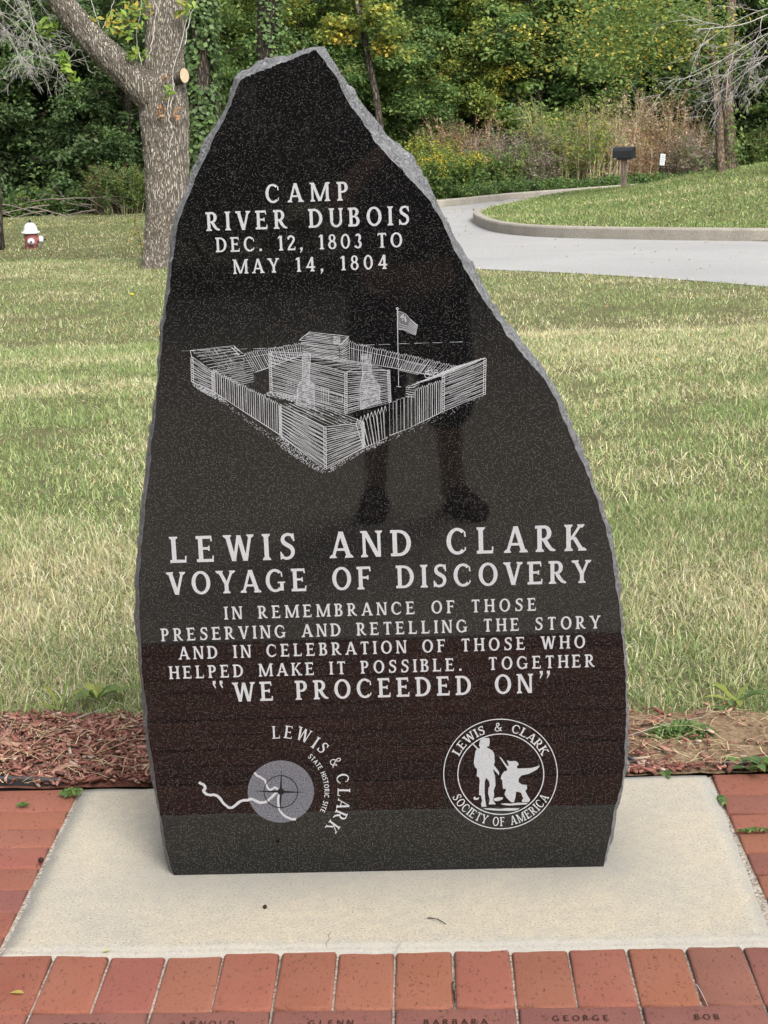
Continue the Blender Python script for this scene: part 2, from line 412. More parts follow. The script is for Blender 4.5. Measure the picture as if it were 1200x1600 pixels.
for r_ in range(8):
    ya = SF-.010+r_*.0912; yb = ya+.0912
    if r_ == 7: ya, yb = SF-.010+7*.0912, .458
    for k in range(8):
        off = 0
        rects.append((.704+2*U*k-(0 if k == 0 else off), .704+2*U*(k+1)-off, ya, yb)) if not (k == 0 and off and False) else None
        rects.append((-.70-2*U*(k+1)+off, -.70-2*U*k+(0 if k == 0 else off), ya, yb))
tag(link('brick_pavement', brick_mesh(rects, 'brick_pavement'), M['brick']), kind='structure')
s = MB(); s.add([(-3, PAVE_Y, BT-.007), (3, PAVE_Y, BT-.007), (3, .46, BT-.007), (-3, .46, BT-.007)], [(0, 1, 2, 3)])
tag(s.build('joint_sand', M['sand']), kind='structure')
s = MB(); s.box((0, (PAVE_Y-11.9)/2-.004, -.045), (16, 11.9+PAVE_Y, .07))
tag(s.build('concrete_walk', M['walk'], bevel=.006), kind='structure')

# road, kerbs and island
island_px = [(1200, 378), (1050, 376), (900, 373), (830, 370), (790, 366), (762, 360), (745, 352), (739, 346), (746, 340), (765, 334), (800, 326), (840, 317), (890, 308), (930, 304), (962, 301)]
isl = np.array([ground(*p)[:2] for p in island_px])
isl = np.vstack([[isl[0]+np.array([30, -1.2]), isl[0]+np.array([8, -.5])], spline(np.c_[isl, np.zeros(len(isl))], 70)[:, :2], [isl[-1]+np.array([3, 6]), isl[-1]+np.array([9, 13]), isl[-1]+np.array([30, 20])]])
far_px = [(690, 324), (740, 319), (800, 312), (850, 308), (905, 304), (955, 300)]
far = np.array([ground(*p)[:2] for p in far_px])
nearr = np.array([ground(*p)[:2] for p in [(1400, 466), (1300, 457), (1200, 449), (1050, 437), (900, 428), (750, 421)]])
cap = np.array([ground(*p)[:2] for p in [(650, 412), (560, 398), (480, 378), (430, 357), (470, 341), (560, 331), (630, 327)]])
far_ext = np.array([far[-1]+(3, 5), far[-1]+(9, 11), far[-1]+(30, 18)])
outer = np.vstack([nearr[0]+(34, -1.5), nearr, cap, far, far_ext])
outer_s = np.vstack([outer[:1], spline(np.c_[outer[1:-1], np.zeros(len(outer)-2)], 160)[:, :2], outer[-1:]])
def tri_poly(poly, zf, name):
    b = bmesh.new(); vs = [b.verts.new((p[0], p[1], float(zf(p[0], p[1])))) for p in poly]
    f = b.faces.new(vs); bmesh.ops.triangulate(b, faces=[f]); me = bpy.data.meshes.new(name); b.to_mesh(me); b.free(); return me
# road as a grid of strips that follow the terrain
def strip_mesh(poly, zoff, cell=.35, name='road'):
    lo = poly.min(0); hi = np.minimum(poly.max(0), (24, 60)); gx = np.arange(lo[0]-cell, hi[0]+cell, cell); gy = np.arange(lo[1]-cell, hi[1]+cell, cell)
    X, Y = np.meshgrid(gx, gy); P = np.c_[X.ravel(), Y.ravel()]; ins = pip(P, poly); d = dist_poly(P, poly)
    near = (~ins) & (d < cell*1.5); Q = P.copy()
    for i in np.where(near)[0]:
        best = 1e9
        for k in range(len(poly)):
            a = poly[k]; e = poly[(k+1) % len(poly)]-a; t = min(1, max(0, ((P[i]-a)@e)/max(e@e, 1e-9))); q = a+t*e; dd = ((q-P[i])**2).sum()
            if dd < best: best = dd; Q[i] = q
    ok = ins | near; id2 = np.arange(len(P)).reshape(X.shape)
    fq = np.stack([id2[:-1, :-1], id2[:-1, 1:], id2[1:, 1:], id2[1:, :-1]], -1).reshape(-1, 4); fq = fq[ok[fq].all(1)]
    z = terrain(Q[:, 0], Q[:, 1])+zoff; used = np.unique(fq); rm = np.full(len(P), -1); rm[used] = np.arange(len(used))
    return np_mesh(name, np.c_[Q, z][used], rm[fq])
tag(link('road', strip_mesh(outer_s, .007), M['road'], None, True), kind='structure')
def kerb(line, name, h=.15, wdt=.16, flip=1):
    line = np.asarray(line); T = np.gradient(line, axis=0); T /= np.linalg.norm(T, axis=1)[:, None]; Nn = np.c_[-T[:, 1], T[:, 0]]*flip
    prof = [(0, -.15), (0, h-.03), (.012, h-.008), (.035, h), (wdt-.02, h), (wdt, h-.015), (wdt, -.15)]
    V = []; Fs = []; m = len(prof)
    for p, n_ in zip(line, Nn):
        z = float(terrain(p[0], p[1]))+.03
        for o, k in prof: V.append((p[0]+n_[0]*o, p[1]+n_[1]*o, z+k))
    for i in range(len(line)-1):
        for k in range(m-1): Fs.append((i*m+k, i*m+k+1, (i+1)*m+k+1, (i+1)*m+k))
    mb = MB(); mb.add(V, Fs); o = mb.build(name, M['kerb'], None, False); return tag(o, kind='structure')
kerb(resample(isl[:-2], 260), 'kerb', .15, .17, -1)
kerb(resample(np.vstack([cap[2:], far, far_ext[:2]]), 160), 'kerb', .15, .17, 1)
isl_in = isl
def island_h(X, Y):
    X = np.asarray(X, float); Y = np.asarray(Y, float); P = np.c_[np.atleast_1d(X), np.atleast_1d(Y)]
    d = np.where(pip(P, isl), dist_poly(P, isl), 0)
    mnd = 1.35*np.exp(-((P[:, 0]-14)/7)**2-((P[:, 1]-34)/9.5)**2)
    return terrain(P[:, 0], P[:, 1])+.03+.135*smooth(d/.12)+mnd*smooth(d/4)
isl_small = isl.copy()
me = strip_mesh(isl_small, .05, .3, 'grass_island')
co = np.empty(len(me.vertices)*3, np.float32); me.vertices.foreach_get('co', co); co = co.reshape(-1, 3)
co[:, 2] = island_h(co[:, 0], co[:, 1])-.012; me.vertices.foreach_set('co', co.ravel()); me.update()
tag(link('grass_island', me, M['soil'], None, True), kind='structure')
def on_island(px, z):
    py = 280.
    for _ in range(30):
        p = CAM+ray(px, py)*z; py += (p[2]-float(island_h(p[0], p[1])[0]))*F/z*.7
    return CAM+ray(px, py)*z

# planting bed behind the pad
def bed_edge(X): return .865+.10*(fbm(X*2.2+9, 0*X+3, 21)-.5)*2+.05*(noise2(X*9, 0*X, 22)-.5)-.045*smooth((X-.2)/.8)
bx = np.linspace(-2.6, 2.6, 150); bt = np.linspace(0, 1, 24)
BX, BTt = np.meshgrid(bx, bt); BY = .455+(bed_edge(BX)+.05-.455)*BTt
BZ = -.014+.016*fbm(BX*12, BY*12, 31)-.012*smooth((BTt-.9)/.1)+.0*BX
idb = np.arange(BX.size).reshape(BX.shape)
fb = np.stack([idb[:-1, :-1], idb[:-1, 1:], idb[1:, 1:], idb[1:, :-1]], -1).reshape(-1, 4)
tag(link('planting_bed', np_mesh('planting_bed', np.c_[BX.ravel(), BY.ravel(), BZ.ravel()], fb), M['bed'], None, True), kind='structure')
def chips(n, name):
    X = rng.uniform(-1.6, 1.6, n*3); keep = rng.random(n*3) < np.where(X < .1, 1., .10+.22*np.exp(-((X-.5)/.2)**2)); X = X[keep][:n]; n = len(X)
    t = rng.random(n)**1.0; Y = .458+(bed_edge(X)+.02-.458)*t
    right = X > .25
    Y = np.where(right & (rng.random(n) < .45), .458+.05*rng.random(n), Y)
    L = rng.gamma(2., .0052, n)+.004; L = np.minimum(L, .075); W = L*rng.uniform(.18, .5, n); H = np.minimum(W*.5, .006)
    yaw = rng.uniform(0, math.pi, n); pit = rng.normal(0, .25, n); ro = rng.normal(0, .5, n)
    Z = -.002+.016*fbm(X*12, Y*12, 31)-.004+.012*rng.random(n)*np.where(X < 0, 1, .4)
    cx, sx = np.cos(yaw), np.sin(yaw)
    a = np.c_[cx*np.cos(pit), sx*np.cos(pit), np.sin(pit)]*L[:, None]/2
    b = np.c_[-sx*np.cos(ro), cx*np.cos(ro), np.sin(ro)]*W[:, None]/2; c = np.cross(a, b); c /= np.linalg.norm(c, axis=1)[:, None]; c *= H[:, None]/2
    P = np.c_[X, Y, Z]
    V = np.stack([P-a-b*.6-c, P+a-b*.35-c, P+a*.8+b-c, P-a*.9+b*.8-c, P-a-b*.6+c, P+a-b*.35+c, P+a*.8+b+c, P-a*.9+b*.8+c], 1).reshape(-1, 3)
    base = np.array([[0, 3, 2, 1], [4, 5, 6, 7], [0, 1, 5, 4], [1, 2, 6, 5], [2, 3, 7, 6], [3, 0, 4, 7]])
    Fs = (np.arange(n)[:, None, None]*8+base).reshape(-1, 4)
    pal = np.array([(.25, .105, .082), (.19, .08, .062), (.33, .17, .13), (.13, .065, .05), (.38, .22, .16), (.16, .10, .075), (.40, .30, .24)])
    k = rng.choice(len(pal), n, p=[.26, .2, .2, .14, .09, .07, .04]); col = pal[k]*rng.uniform(.75, 1.25, (n, 1))
    return tag(link(name, np_mesh(name, V, Fs, np.repeat(col, 8, 0)), M['chip']), 'red brown wood chips strewn over the bed behind the concrete pad', 'mulch', kind='stuff')
chips(16000, 'mulch_chips')

# ------------------------------------------------------------------ grass
def blades(name, P, L, W, col, lean=.55):
    n = len(P); yaw = rng.uniform(0, 2*math.pi, n); th = np.clip(rng.uniform(.05, lean*1.6, n), 0, 1.5)
    d = np.c_[np.cos(yaw)*np.sin(th), np.sin(yaw)*np.sin(th), np.cos(th)]; th2 = np.minimum(th+rng.uniform(.1, .9, n), 1.65)
    d2 = np.c_[np.cos(yaw)*np.sin(th2), np.sin(yaw)*np.sin(th2), np.cos(th2)]
    fa = rng.uniform(0, math.pi, n); s_ = np.c_[np.cos(fa), np.sin(fa), 0*fa]*W[:, None]/2
    m = P+d*(L*.5)[:, None]; t = m+d2*(L*.5)[:, None]; t[:, 2] = np.maximum(t[:, 2], P[:, 2]+.003)
    V = np.stack([P-s_, P+s_, m+s_*.8, m-s_*.8, t], 1).reshape(-1, 3); o = np.arange(n)[:, None]*5
    F3 = np.concatenate([o+[0, 1, 2], o+[0, 2, 3], o+[3, 2, 4]], 0)
    return np_mesh(name, V, F3, np.repeat(col, 5, 0))
def grass_cols(P, straw):
    n = len(P); X, Y = P[:, 0], P[:, 1]
    band = fbm(X*.5, Y*1.5+.15*X, 41, 4); patch = fbm(X*1.6, Y*1.1, 47, 3)
    s_ = np.clip(straw+(band-.5)*1.3+(patch-.5)*.9, .08, .9)
    g = np.array([(.21, .29, .095), (.28, .35, .125), (.33, .385, .17), (.175, .26, .105)])[rng.integers(0, 4, n)]*rng.uniform(.5, 1.45, (n, 1))
    t = np.array([(.66, .59, .37), (.58, .53, .31), (.74, .69, .50), (.52, .40, .24), (.48, .51, .25)])[rng.integers(0, 5, n)]*rng.uniform(.55, 1.3, (n, 1))
    return np.where((rng.random(n) < s_)[:, None], t, g), s_
def scatter(n, y0, y1, margin):
    # uniform over the view's wedge between two distances
    Y = np.sqrt(rng.uniform((y0+2.9)**2, (y1+2.9)**2, n))-2.9
    X = CAM[0]-.028*(Y+2.9)+rng.uniform(-1, 1, n)*(.243*(Y+2.9)+margin); return X, Y
allP = []
def lawn_zone(name, n, y0, y1, margin, L, Lv, W, straw, clump):
    X, Y = scatter(n, y0, y1, margin)
    dens = fbm(X*clump, Y*clump, 51, 3); keep = dens+rng.normal(0, .12, n) > .31; X, Y = X[keep], Y[keep]
    ok = Y > bed_edge(X)+.02*rng.normal(0, 1, len(X))+.01
    P2 = np.c_[X, Y]; ok &= ~(pip(P2, outer_s) & (dist_poly(P2, outer_s) > .02)) | (~pip(P2, outer_s)); ok &= ~pip(P2, outer_s)
    X, Y = X[ok], Y[ok]; P = np.c_[X, Y, terrain(X, Y)-.004]
    c, s_ = grass_cols(P, straw); n = len(P)
    LL = rng.gamma(6, L/6, n)*(.75+.6*fbm(X*3, Y*3, 61, 2)); eb = np.exp(-np.maximum(Y-bed_edge(X), 0)/.09); LL = np.minimum(LL*(1+.9*eb), Lv*(1+.4*eb)); gsel = rng.random(n) < eb*.7; c[gsel] = (np.array([(.15, .23, .07), (.19, .27, .09), (.23, .29, .10)])[rng.integers(0, 3, n)]*rng.uniform(.7, 1.3, (n, 1)))[gsel]
    return blades(name, P, LL, W*rng.uniform(.7, 1.3, n), c, .95)
lawn = tag(empty('lawn_grass', (0, 0, 0)), 'green lawn with strawy dry patches stretching from the bed to the woods', 'grass', kind='stuff')
for nm, args in (('grass_patch', (280000, .72, 3.2, .5, .034, .085, .0026, .46, 5.)), ('grass_patch', (340000, 3.0, 9.2, .8, .036, .085, .0036, .44, 3.)),
                 ('grass_patch', (320000, 7.2, 20.5, 1.5, .036, .075, .0047, .36, 2.)), ('grass_patch', (250000, 18.5, 46, 3.2, .042, .09, .0095, .26, 1.2))):
    link(nm, lawn_zone(nm, *args), M['grass'], lawn)
def island_grass(n):
    X = rng.uniform(-1, 15, n); Y = rng.uniform(15, 48, n); P2 = np.c_[X, Y]; ok = pip(P2, isl) & (dist_poly(P2, isl) > .14) & (X < .262*(Y+2.9)+1.0); X, Y = X[ok], Y[ok]
    P = np.c_[X, Y, island_h(X, Y)-.016]; c, s_ = grass_cols(P, .10); n = len(P); c = c*np.array((.64, .68, .58))
    return blades('grass', P, np.minimum(rng.gamma(6, .009, n), .10), .013*rng.uniform(.7, 1.3, n), c, .62)
tag(link('island_grass', island_grass(330000), M['grass']), 'short green grass covering the raised island inside the kerb', 'grass', kind='stuff')
#@@PART2
# ------------------------------------------------------------------ the stone
LEAN = .004
mon = empty('granite_monument', (0, 0, 0), 0, 'tall black granite stone with rough edges and engraved lettering standing on the concrete pad', 'monument')
mon.rotation_euler = (-LEAN, 0, 0)
RX = np.array(Matrix.Rotation(-LEAN, 3, 'X'))
def fuv(px, py, t=0.):            # picture point -> (x, z) on the plane t metres behind the polished face
    n = RX@np.array([0, 1., 0]); o = n*t; d = ray(px, py); k = ((o-CAM)@n)/(d@n); p = RX.T@(CAM+d*k); return np.array([p[0], p[2]])
faceL = [(274, 1370), (268, 1359), (263, 1342), (256, 1304), (248, 1256), (242, 1215), (235, 1170), (228.5, 1101.5), (221.6, 1050), (218, 975), (218, 900), (222, 851.5), (226, 803), (231, 754), (236, 705), (240.7, 666), (244, 627), (249, 588), (253.7, 529.6), (258.5, 487), (266, 455), (267.6, 419), (273.5, 380), (278, 352), (290, 316), (297, 301), (310, 269), (324, 240), (338, 208.5), (351, 186), (362, 159), (369, 139), (376, 123.5)]
outL = [(270, 1369), (263, 1357), (259, 1342), (252, 1300), (246, 1256), (240, 1221), (232.5, 1170), (225.5, 1101), (218.5, 1050), (214.5, 975), (213, 900), (218, 840), (220.5, 799.5), (226, 744), (231, 695), (236.7, 666), (242, 624), (248, 581), (253, 523), (257.4, 487), (258.5, 451.5), (263, 412.5), (266, 380), (272, 352), (288, 302), (295, 286), (306, 260), (313, 240), (324, 221), (345, 188), (357, 163), (362, 143), (364, 124)]
faceT = [(376, 123.5), (400, 114), (430, 102.5), (462, 90.5), (493.6, 78.2)]
outT = [(366, 121), (388, 106), (412, 92.5), (452, 86), (495, 70)]
faceR = [(493.6, 78.2), (502, 90), (513, 105), (528.5, 126), (535, 145), (541, 157), (560, 182), (585, 219), (607.5, 244), (633, 270), (655.7, 295), (675.5, 318), (684, 335), (698, 363), (715, 397), (729, 425.5), (752, 462), (777.5, 500), (786.6, 514), (805, 538), (826, 564), (852, 593), (868, 624), (878.5, 648), (889, 677), (907, 716), (920.5, 748), (933.6, 782), (944, 816), (952, 847), (957, 874), (962, 910), (969, 965), (974, 1010), (977, 1050), (977.5, 1123), (976, 1190), (974, 1213), (968, 1237), (961, 1266), (952, 1312), (942, 1352.5)]
outR = [(508, 71), (514, 82), (527, 105), (541, 130), (553, 145), (563, 157), (590, 194), (614, 220), (639, 241), (652, 265), (668, 288), (684, 318), (697, 344), (709, 370), (725, 395), (739, 419), (760, 458), (786, 500), (799, 514), (822, 540), (842, 567), (862, 599), (876, 625), (886, 648), (898, 677), (913, 714), (924, 748), (938, 782), (948, 810), (956, 842), (961, 872), (966, 908), (972, 965), (977, 1010), (979, 1050), (979.5, 1123), (978.5, 1190), (975, 1216), (968.6, 1240), (961.5, 1268), (952.4, 1313), (942.4, 1353)]
def outline():
    f = []; o = []
    for a, b, n in ((faceL, outL, 150), (faceT, outT, 34), (faceR, outR, 190)):
        a = np.array(a, float); b = np.array(b, float); s_ = np.r_[0, np.cumsum(np.hypot(*np.diff(a, axis=0).T))]; t = np.linspace(0, s_[-1], n)[:-1]
        for arr, dst in ((a, f), (b, o)): dst.append(np.c_[np.interp(t, s_, arr[:, 0]), np.interp(t, s_, arr[:, 1])])
    f = np.vstack(f+[[faceR[-1]]]); o = np.vstack(o+[[outR[-1]]]); return f, o
fpx, opx = outline()
TH = .085                                   # depth at which the broken sides bulge most
Fp = np.array([fuv(*p) for p in fpx]); Op = np.array([fuv(*p, TH) for p in opx])
tan = np.gradient(Fp, axis=0); nrm = np.c_[tan[:, 1], -tan[:, 0]]; nrm = -nrm/np.linalg.norm(nrm, axis=1)[:, None]
jag = (rng.random(len(Fp))-.5)*.0022+(fbm(np.arange(len(Fp))*.35, 0*np.arange(len(Fp)), 70, 3)-.5)*.004
Fp = Fp+nrm*jag[:, None]
Fp[0, 1] = Fp[-1, 1] = -.004
def stone():
    n = len(Fp); rows = []; ks = [0, .12, .3, .5, .72, .9, 1., 1.15, 1.4, 1.65, 1.8]
    for k in ks:
        if k <= 1: p = Fp+(Op-Fp)*(k**.75); y = TH*k
        else: p = Op-nrm*((k-1)**2*.018); y = TH*k
        if 0 < k:
            am = .0075 if k < 1.8 else .004
            sarr = np.arange(n)*.055
            r1 = fbm(sarr*2.2+k*3.1, 0*sarr+k*4, 81, 4)-.5; r2 = fbm(sarr*9+k*7, 0*sarr+k*9, 83, 3)-.5
            sc_ = min(1, k*2.2); wgt = np.clip(np.linalg.norm(Op-Fp, axis=1)/.01, .3, 1)
            p = p+nrm*((r1*am*2.2+r2*am*1.7)*sc_*wgt*(1 if k != 1. else .5))[:, None]; y = y+.006*r2*sc_
        p = p.copy(); p[:, 1] = np.maximum(p[:, 1], -.004); p[0, 1] = p[-1, 1] = -.004
        rows.append(np.c_[p[:, 0], np.full(n, 0.)+y, p[:, 1]])
    R_ = np.stack(rows)
    # rough sides + back
    V = R_.reshape(-1, 3); id_ = np.arange(len(V)).reshape(len(ks), n)
    q = np.stack([id_[:-1, :-1], id_[:-1, 1:], id_[1:, 1:], id_[1:, :-1]], -1).reshape(-1, 4)
    me = bpy.data.meshes.new('rough_edge'); me.from_pydata(V.tolist(), [], [tuple(map(int, a)) for a in q]+[tuple(int(i) for i in id_[-1][::-1])]); me.update()
    link('rough_edge', me, M['pitched'], mon)
    me = bpy.data.meshes.new('polished_face'); me.from_pydata([(a, 0., b) for a, b in Fp], [], [tuple(range(n))[::-1]]); me.update()
    b = bmesh.new(); b.from_mesh(me); bmesh.ops.recalc_face_normals(b, faces=b.faces)
    if next(iter(b.faces)).normal.y > 0: bmesh.ops.reverse_faces(b, faces=b.faces)
    bmesh.ops.triangulate(b, faces=b.faces); b.to_mesh(me); b.free()
    link('polished_face', me, M['granite'], mon)
stone()

# ------------------------------------------------------------------ cut lettering (own stroke alphabet)
def rect(x0, y0, x1, y1): return [(x0, y0), (x1, y0), (x1, y1), (x0, y1)]
class Face:
    def __init__(s, T=.165, t=.115, serif=True, e=.075, sf=.065):
        s.T, s.t, s.serif, s.e, s.sf = T, t, serif, e, sf
    def bot(s, x, y=0, w=None):
        w = s.T if w is None else w; e, f = s.e, s.sf
        return [[(x-e, y), (x+w+e, y), (x+w+e*.9, y+f*.8), (x+w, y+f*1.9), (x, y+f*1.9), (x-e*.9, y+f*.8)]] if s.serif else []
    def top(s, x, y=1, w=None): return [[(a, 2*y-b) for a, b in p][::-1] for p in s.bot(x, y, w)]
    def stem(s, x, y0=0, y1=1, b=True, t=True): return [rect(x, y0, x+s.T, y1)]+(s.bot(x, y0) if b else [])+(s.top(x, y1) if t else [])
    def bar(s, x0, x1, y, th=None, end=0, d=.06):
        th = s.t if th is None else th; r = [rect(x0, y, x1, y+th)]
        if s.serif and end:
            if end == 1: r.append([(x1-.055, y), (x1, y), (x1+.02, y+th+d), (x1-.035, y+th+d)])
            elif end == -1: r.append([(x1-.055, y+th), (x1-.035, y-d), (x1+.02, y-d), (x1, y+th)])
            else: r.append([(x1-.06, y-d*.8), (x1, y-d*.8), (x1, y+th+d*.8), (x1-.06, y+th+d*.8)])
        return r
    def arc(s, cx, cy, rx, ry, a0, a1, T=None, t=None, n=None):
        T = s.T if T is None else T; t = s.t if t is None else t
        n = n or max(6, int(abs(a1-a0)/9)); r = []
        A = np.radians(np.linspace(a0, a1, n+1)); P = [((cx+rx*math.cos(a), cy+ry*math.sin(a)), (cx+(rx-T)*math.cos(a), cy+(ry-t)*math.sin(a))) for a in A]
        return [[p[0], q[0], q[1], p[1]] for p, q in zip(P, P[1:])]
    def dg(s, x0, y0, x1, y1, w): return [[(x0, y0), (x0+w, y0), (x1+w, y1), (x1, y1)]]
    def path(s, pts, wd):
        pts = np.array(pts, float); r = []; n = len(pts); wd = np.broadcast_to(wd, (n,)); T = np.gradient(pts, axis=0); T /= np.linalg.norm(T, axis=1)[:, None]+1e-9; N = np.c_[-T[:, 1], T[:, 0]]
        for i in range(n-1): r.append([tuple(pts[i]-N[i]*wd[i]/2), tuple(pts[i+1]-N[i+1]*wd[i+1]/2), tuple(pts[i+1]+N[i+1]*wd[i+1]/2), tuple(pts[i]+N[i]*wd[i]/2)])
        return r
    def glyph(s, c):
        T, t, e = s.T, s.t, (s.e if s.serif else .0); P = []; x = e
        sv = s.serif
        if c == 'A': w = .80; P = s.dg(x, 0, x+.30, 1, t)+s.dg(x+.62-(T-t), 0, x+.28, 1, T+.01)+s.bar(x+.14, x+.60, .27, t*.85)+(s.bot(x, 0, t)+s.bot(x+.62-(T-t), 0, T) if sv else []); w = .72
        elif c == 'B': w = .56; P = s.stem(x, 0, 1, False, False)+[rect(x-e, 0, x+.30, t), rect(x-e, 1-t, x+.28, 1), rect(x+T, .48, x+.30, .48+t*.85)]+s.arc(x+.28, .77, .22, .23, -90, 90)+s.arc(x+.29, .28, .25, .28, -90, 90); w = .54
        elif c in 'CG':
            P = s.arc(x+.36, .5, .40, .51, 48, 312); w = .70
            P += [[(x+.60, .88), (x+.66, .86), (x+.68, .66), (x+.62, .66)]] if sv else []
            if c == 'C': P += [[(x+.60, .12), (x+.66, .14), (x+.68, .27), (x+.63, .27)]] if sv else []
            else: P += [rect(x+.56, .05, x+.56+T*.9, .42)]+([rect(x+.46, .38, x+.56+T*.9+.07, .38+s.sf)] if sv else [rect(x+.42, .36, x+.6, .36+t)]); w = .78
        elif c == 'D': P = s.stem(x, 0, 1, False, False)+[rect(x-e, 0, x+.26, t), rect(x-e, 1-t, x+.26, 1)]+s.arc(x+.24, .5, .44, .5, -90, 90); w = .69
        elif c in 'EF':
            P = s.stem(x, 0, 1, True, False)+[rect(x-e, 1-t, x+T, 1)]+s.bar(x+T*.5, x+.50, 1-t, None, -1, .10)+s.bar(x+T*.5, x+.42, .47, t*.85, 2)
            if c == 'E': P += s.bar(x-e, x+.54, 0, None, 1, .12)
            w = .56 if c == 'E' else .53
        elif c == 'H': P = s.stem(x)+s.stem(x+.50)+s.bar(x+T*.5, x+.55, .46, t*.9); w = .50+T
        elif c == 'I': P = s.stem(x); w = T
        elif c == 'K': P = s.stem(x)+s.dg(x+T*.6, .42, x+.48, 1, t)+s.dg(x+.50, 0, x+.19, .53, T)+(s.top(x+.48, 1, t)+s.bot(x+.50, 0, T) if sv else []); w = .50+T
        elif c == 'L': P = s.stem(x, 0, 1, True, True)+s.bar(x-e, x+.52, 0, None, 1, .14); w = .55
        elif c == 'M': P = s.stem(x, 0, 1, True, False) if not sv else [rect(x, 0, x+t, 1)]+s.bot(x, 0, t)
        elif c == 'N': P = [rect(x, 0, x+t, 1), rect(x+.55, 0, x+.55+t, 1)]+s.dg(x+.48, 0, x, 1, T)+(s.bot(x, 0, t)+s.top(x+.55, 1, t)+[[(x-e, 1), (x-e, 1-s.sf), (x+.05, 1-s.sf*1.6), (x+T, 1)]] if sv else []); w = .55+t
        elif c == 'O': P = s.arc(x+.38, .5, .40, .515, 0, 360); x -= .02; w = .76
        elif c in 'PR':
            P = s.stem(x, 0, 1, True, False)+[rect(x-e, 1-t, x+.28, 1), rect(x+T*.5, .42, x+.28, .42+t*.85)]+s.arc(x+.26, .71, .26, .29, -90, 90)
            if c == 'R': P += s.path([(x+.26, .47), (x+.38, .24), (x+.50, .09), (x+.60, .055)], [T*.95, T*.95, T*.8, .10])+(s.path([(x+.56, .05), (x+.66, .055)], [.10, .06]) if sv else []); w = .62
            else: w = .53
        elif c == 'S':
            pts = [(x+.47, .80), (x+.44, .90), (x+.34, .95), (x+.22, .945), (x+.12, .88), (x+.085, .76), (x+.13, .64), (x+.27, .54), (x+.40, .44), (x+.45, .29), (x+.40, .14), (x+.29, .06), (x+.16, .05), (x+.07, .10), (x+.025, .21)]
            sp = spline(np.c_[np.array(pts), np.zeros(len(pts))], 34)[:, :2]; tt = np.linspace(0, 1, 34); P = s.path(sp, t*.92+(T-t)*1.2*np.exp(-((tt-.5)/.2)**2))
            if sv: P += [[(x+.43, .97), (x+.50, 1.0), (x+.52, .70), (x+.465, .70)], [(x-.02, .0), (x+.05, .03), (x+.035, .30), (x-.02, .30)]]
            w = .53
        elif c == 'T': P = s.stem(x+.26-T/2+.02, 0, 1, True, False)+[rect(x+.0, 1-t, x+.56, 1)]+([[(x-.02, .80), (x+.035, .80), (x+.06, 1), (x, 1)], [(x+.58, .80), (x+.56, 1), (x+.50, 1), (x+.525, .80)]] if sv else []); w = .56
        elif c == 'U': P = [rect(x, .33, x+T, 1), rect(x+.52, .33, x+.52+t, 1)]+s.arc(x+.32, .35, .32, .365, 180, 360, (T+t)/2)+(s.top(x, 1, T)+s.top(x+.52, 1, t) if sv else []); w = .52+t
        elif c == 'V': P = s.dg(x+.26, 0, x, 1, T+.02)+s.dg(x+.30, 0, x+.56, 1, t)+(s.top(x, 1, T)+s.top(x+.56, 1, t) if sv else []); w = .56+t
        elif c == 'W': P = s.dg(x+.22, 0, x, 1, T)+s.dg(x+.25, 0, x+.44, .98, t)+s.dg(x+.64, 0, x+.42, .98, T)+s.dg(x+.69, 0, x+.88, 1, t)+(s.top(x, 1, T)+s.top(x+.88, 1, t) if sv else []); w = .88+t
        elif c == 'Y': P = [rect(x+.28, 0, x+.28+T, .45)]+s.bot(x+.28, 0)+s.dg(x+.28, .40, x, 1, T)+s.dg(x+.33, .40, x+.57, 1, t)+(s.top(x, 1, T)+s.top(x+.57, 1, t) if sv else []); w = .57+t
        elif c == '&':
            pts = [(x+.68, .03), (x+.50, .18), (x+.24, .60), (x+.20, .80), (x+.30, .95), (x+.42, .90), (x+.44, .76), (x+.34, .62), (x+.12, .46), (x+.05, .26), (x+.14, .08), (x+.32, .05), (x+.50, .16), (x+.60, .40)]
            sp = spline(np.c_[np.array(pts), np.zeros(len(pts))], 44)[:, :2]; P = s.path(sp, t)+([rect(x+.48, .38, x+.72, .45)] if sv else []); w = .70
        elif c == '0': P = s.arc(x+.30, .5, .32, .51, 0, 360, T*.9); w = .60
        elif c == '1': P = s.stem(x+.14, 0, 1, True, False)+[[(x+.02, .80), (x+.14, .86), (x+.14, 1.0), (x+.02, .87)]]; w = .14+T+.04
        elif c == '2':
            pts = [(x+.05, .74), (x+.10, .88), (x+.24, .95), (x+.40, .88), (x+.44, .72), (x+.36, .54), (x+.20, .32), (x+.06, .10)]
            P = s.path(spline(np.c_[np.array(pts), np.zeros(8)], 26)[:, :2], t*.7+T*.35)+s.bar(x, x+.52, 0, None, 1, .12); w = .53
        elif c == '3':
            P = s.arc(x+.24, .75, .22, .255, -80, 150)+s.arc(x+.22, .27, .27, .28, -160, 85); w = .50
        elif c == '4': P = [rect(x+.36, 0, x+.36+T, 1)]+s.bot(x+.36, 0)+s.bar(x, x+.64, .24, t)+s.dg(x, .25, x+.38, 1, t); w = .64
        elif c == '8': P = s.arc(x+.27, .755, .235, .255, 0, 360, T*.85, t*.85)+s.arc(x+.27, .285, .28, .295, 0, 360, T*.9, t*.9); w = .55
        elif c == '.': P = [rect(x, 0, x+.17, .17)]; w = .17
        elif c == ',': P = [rect(x, 0, x+.17, .17), [(x+.17, .10), (x+.17, .0), (x+.02, -.20), (x-.01, -.16), (x+.08, 0)]]; w = .17
        elif c in '\u201c\u201d':
            w = .60
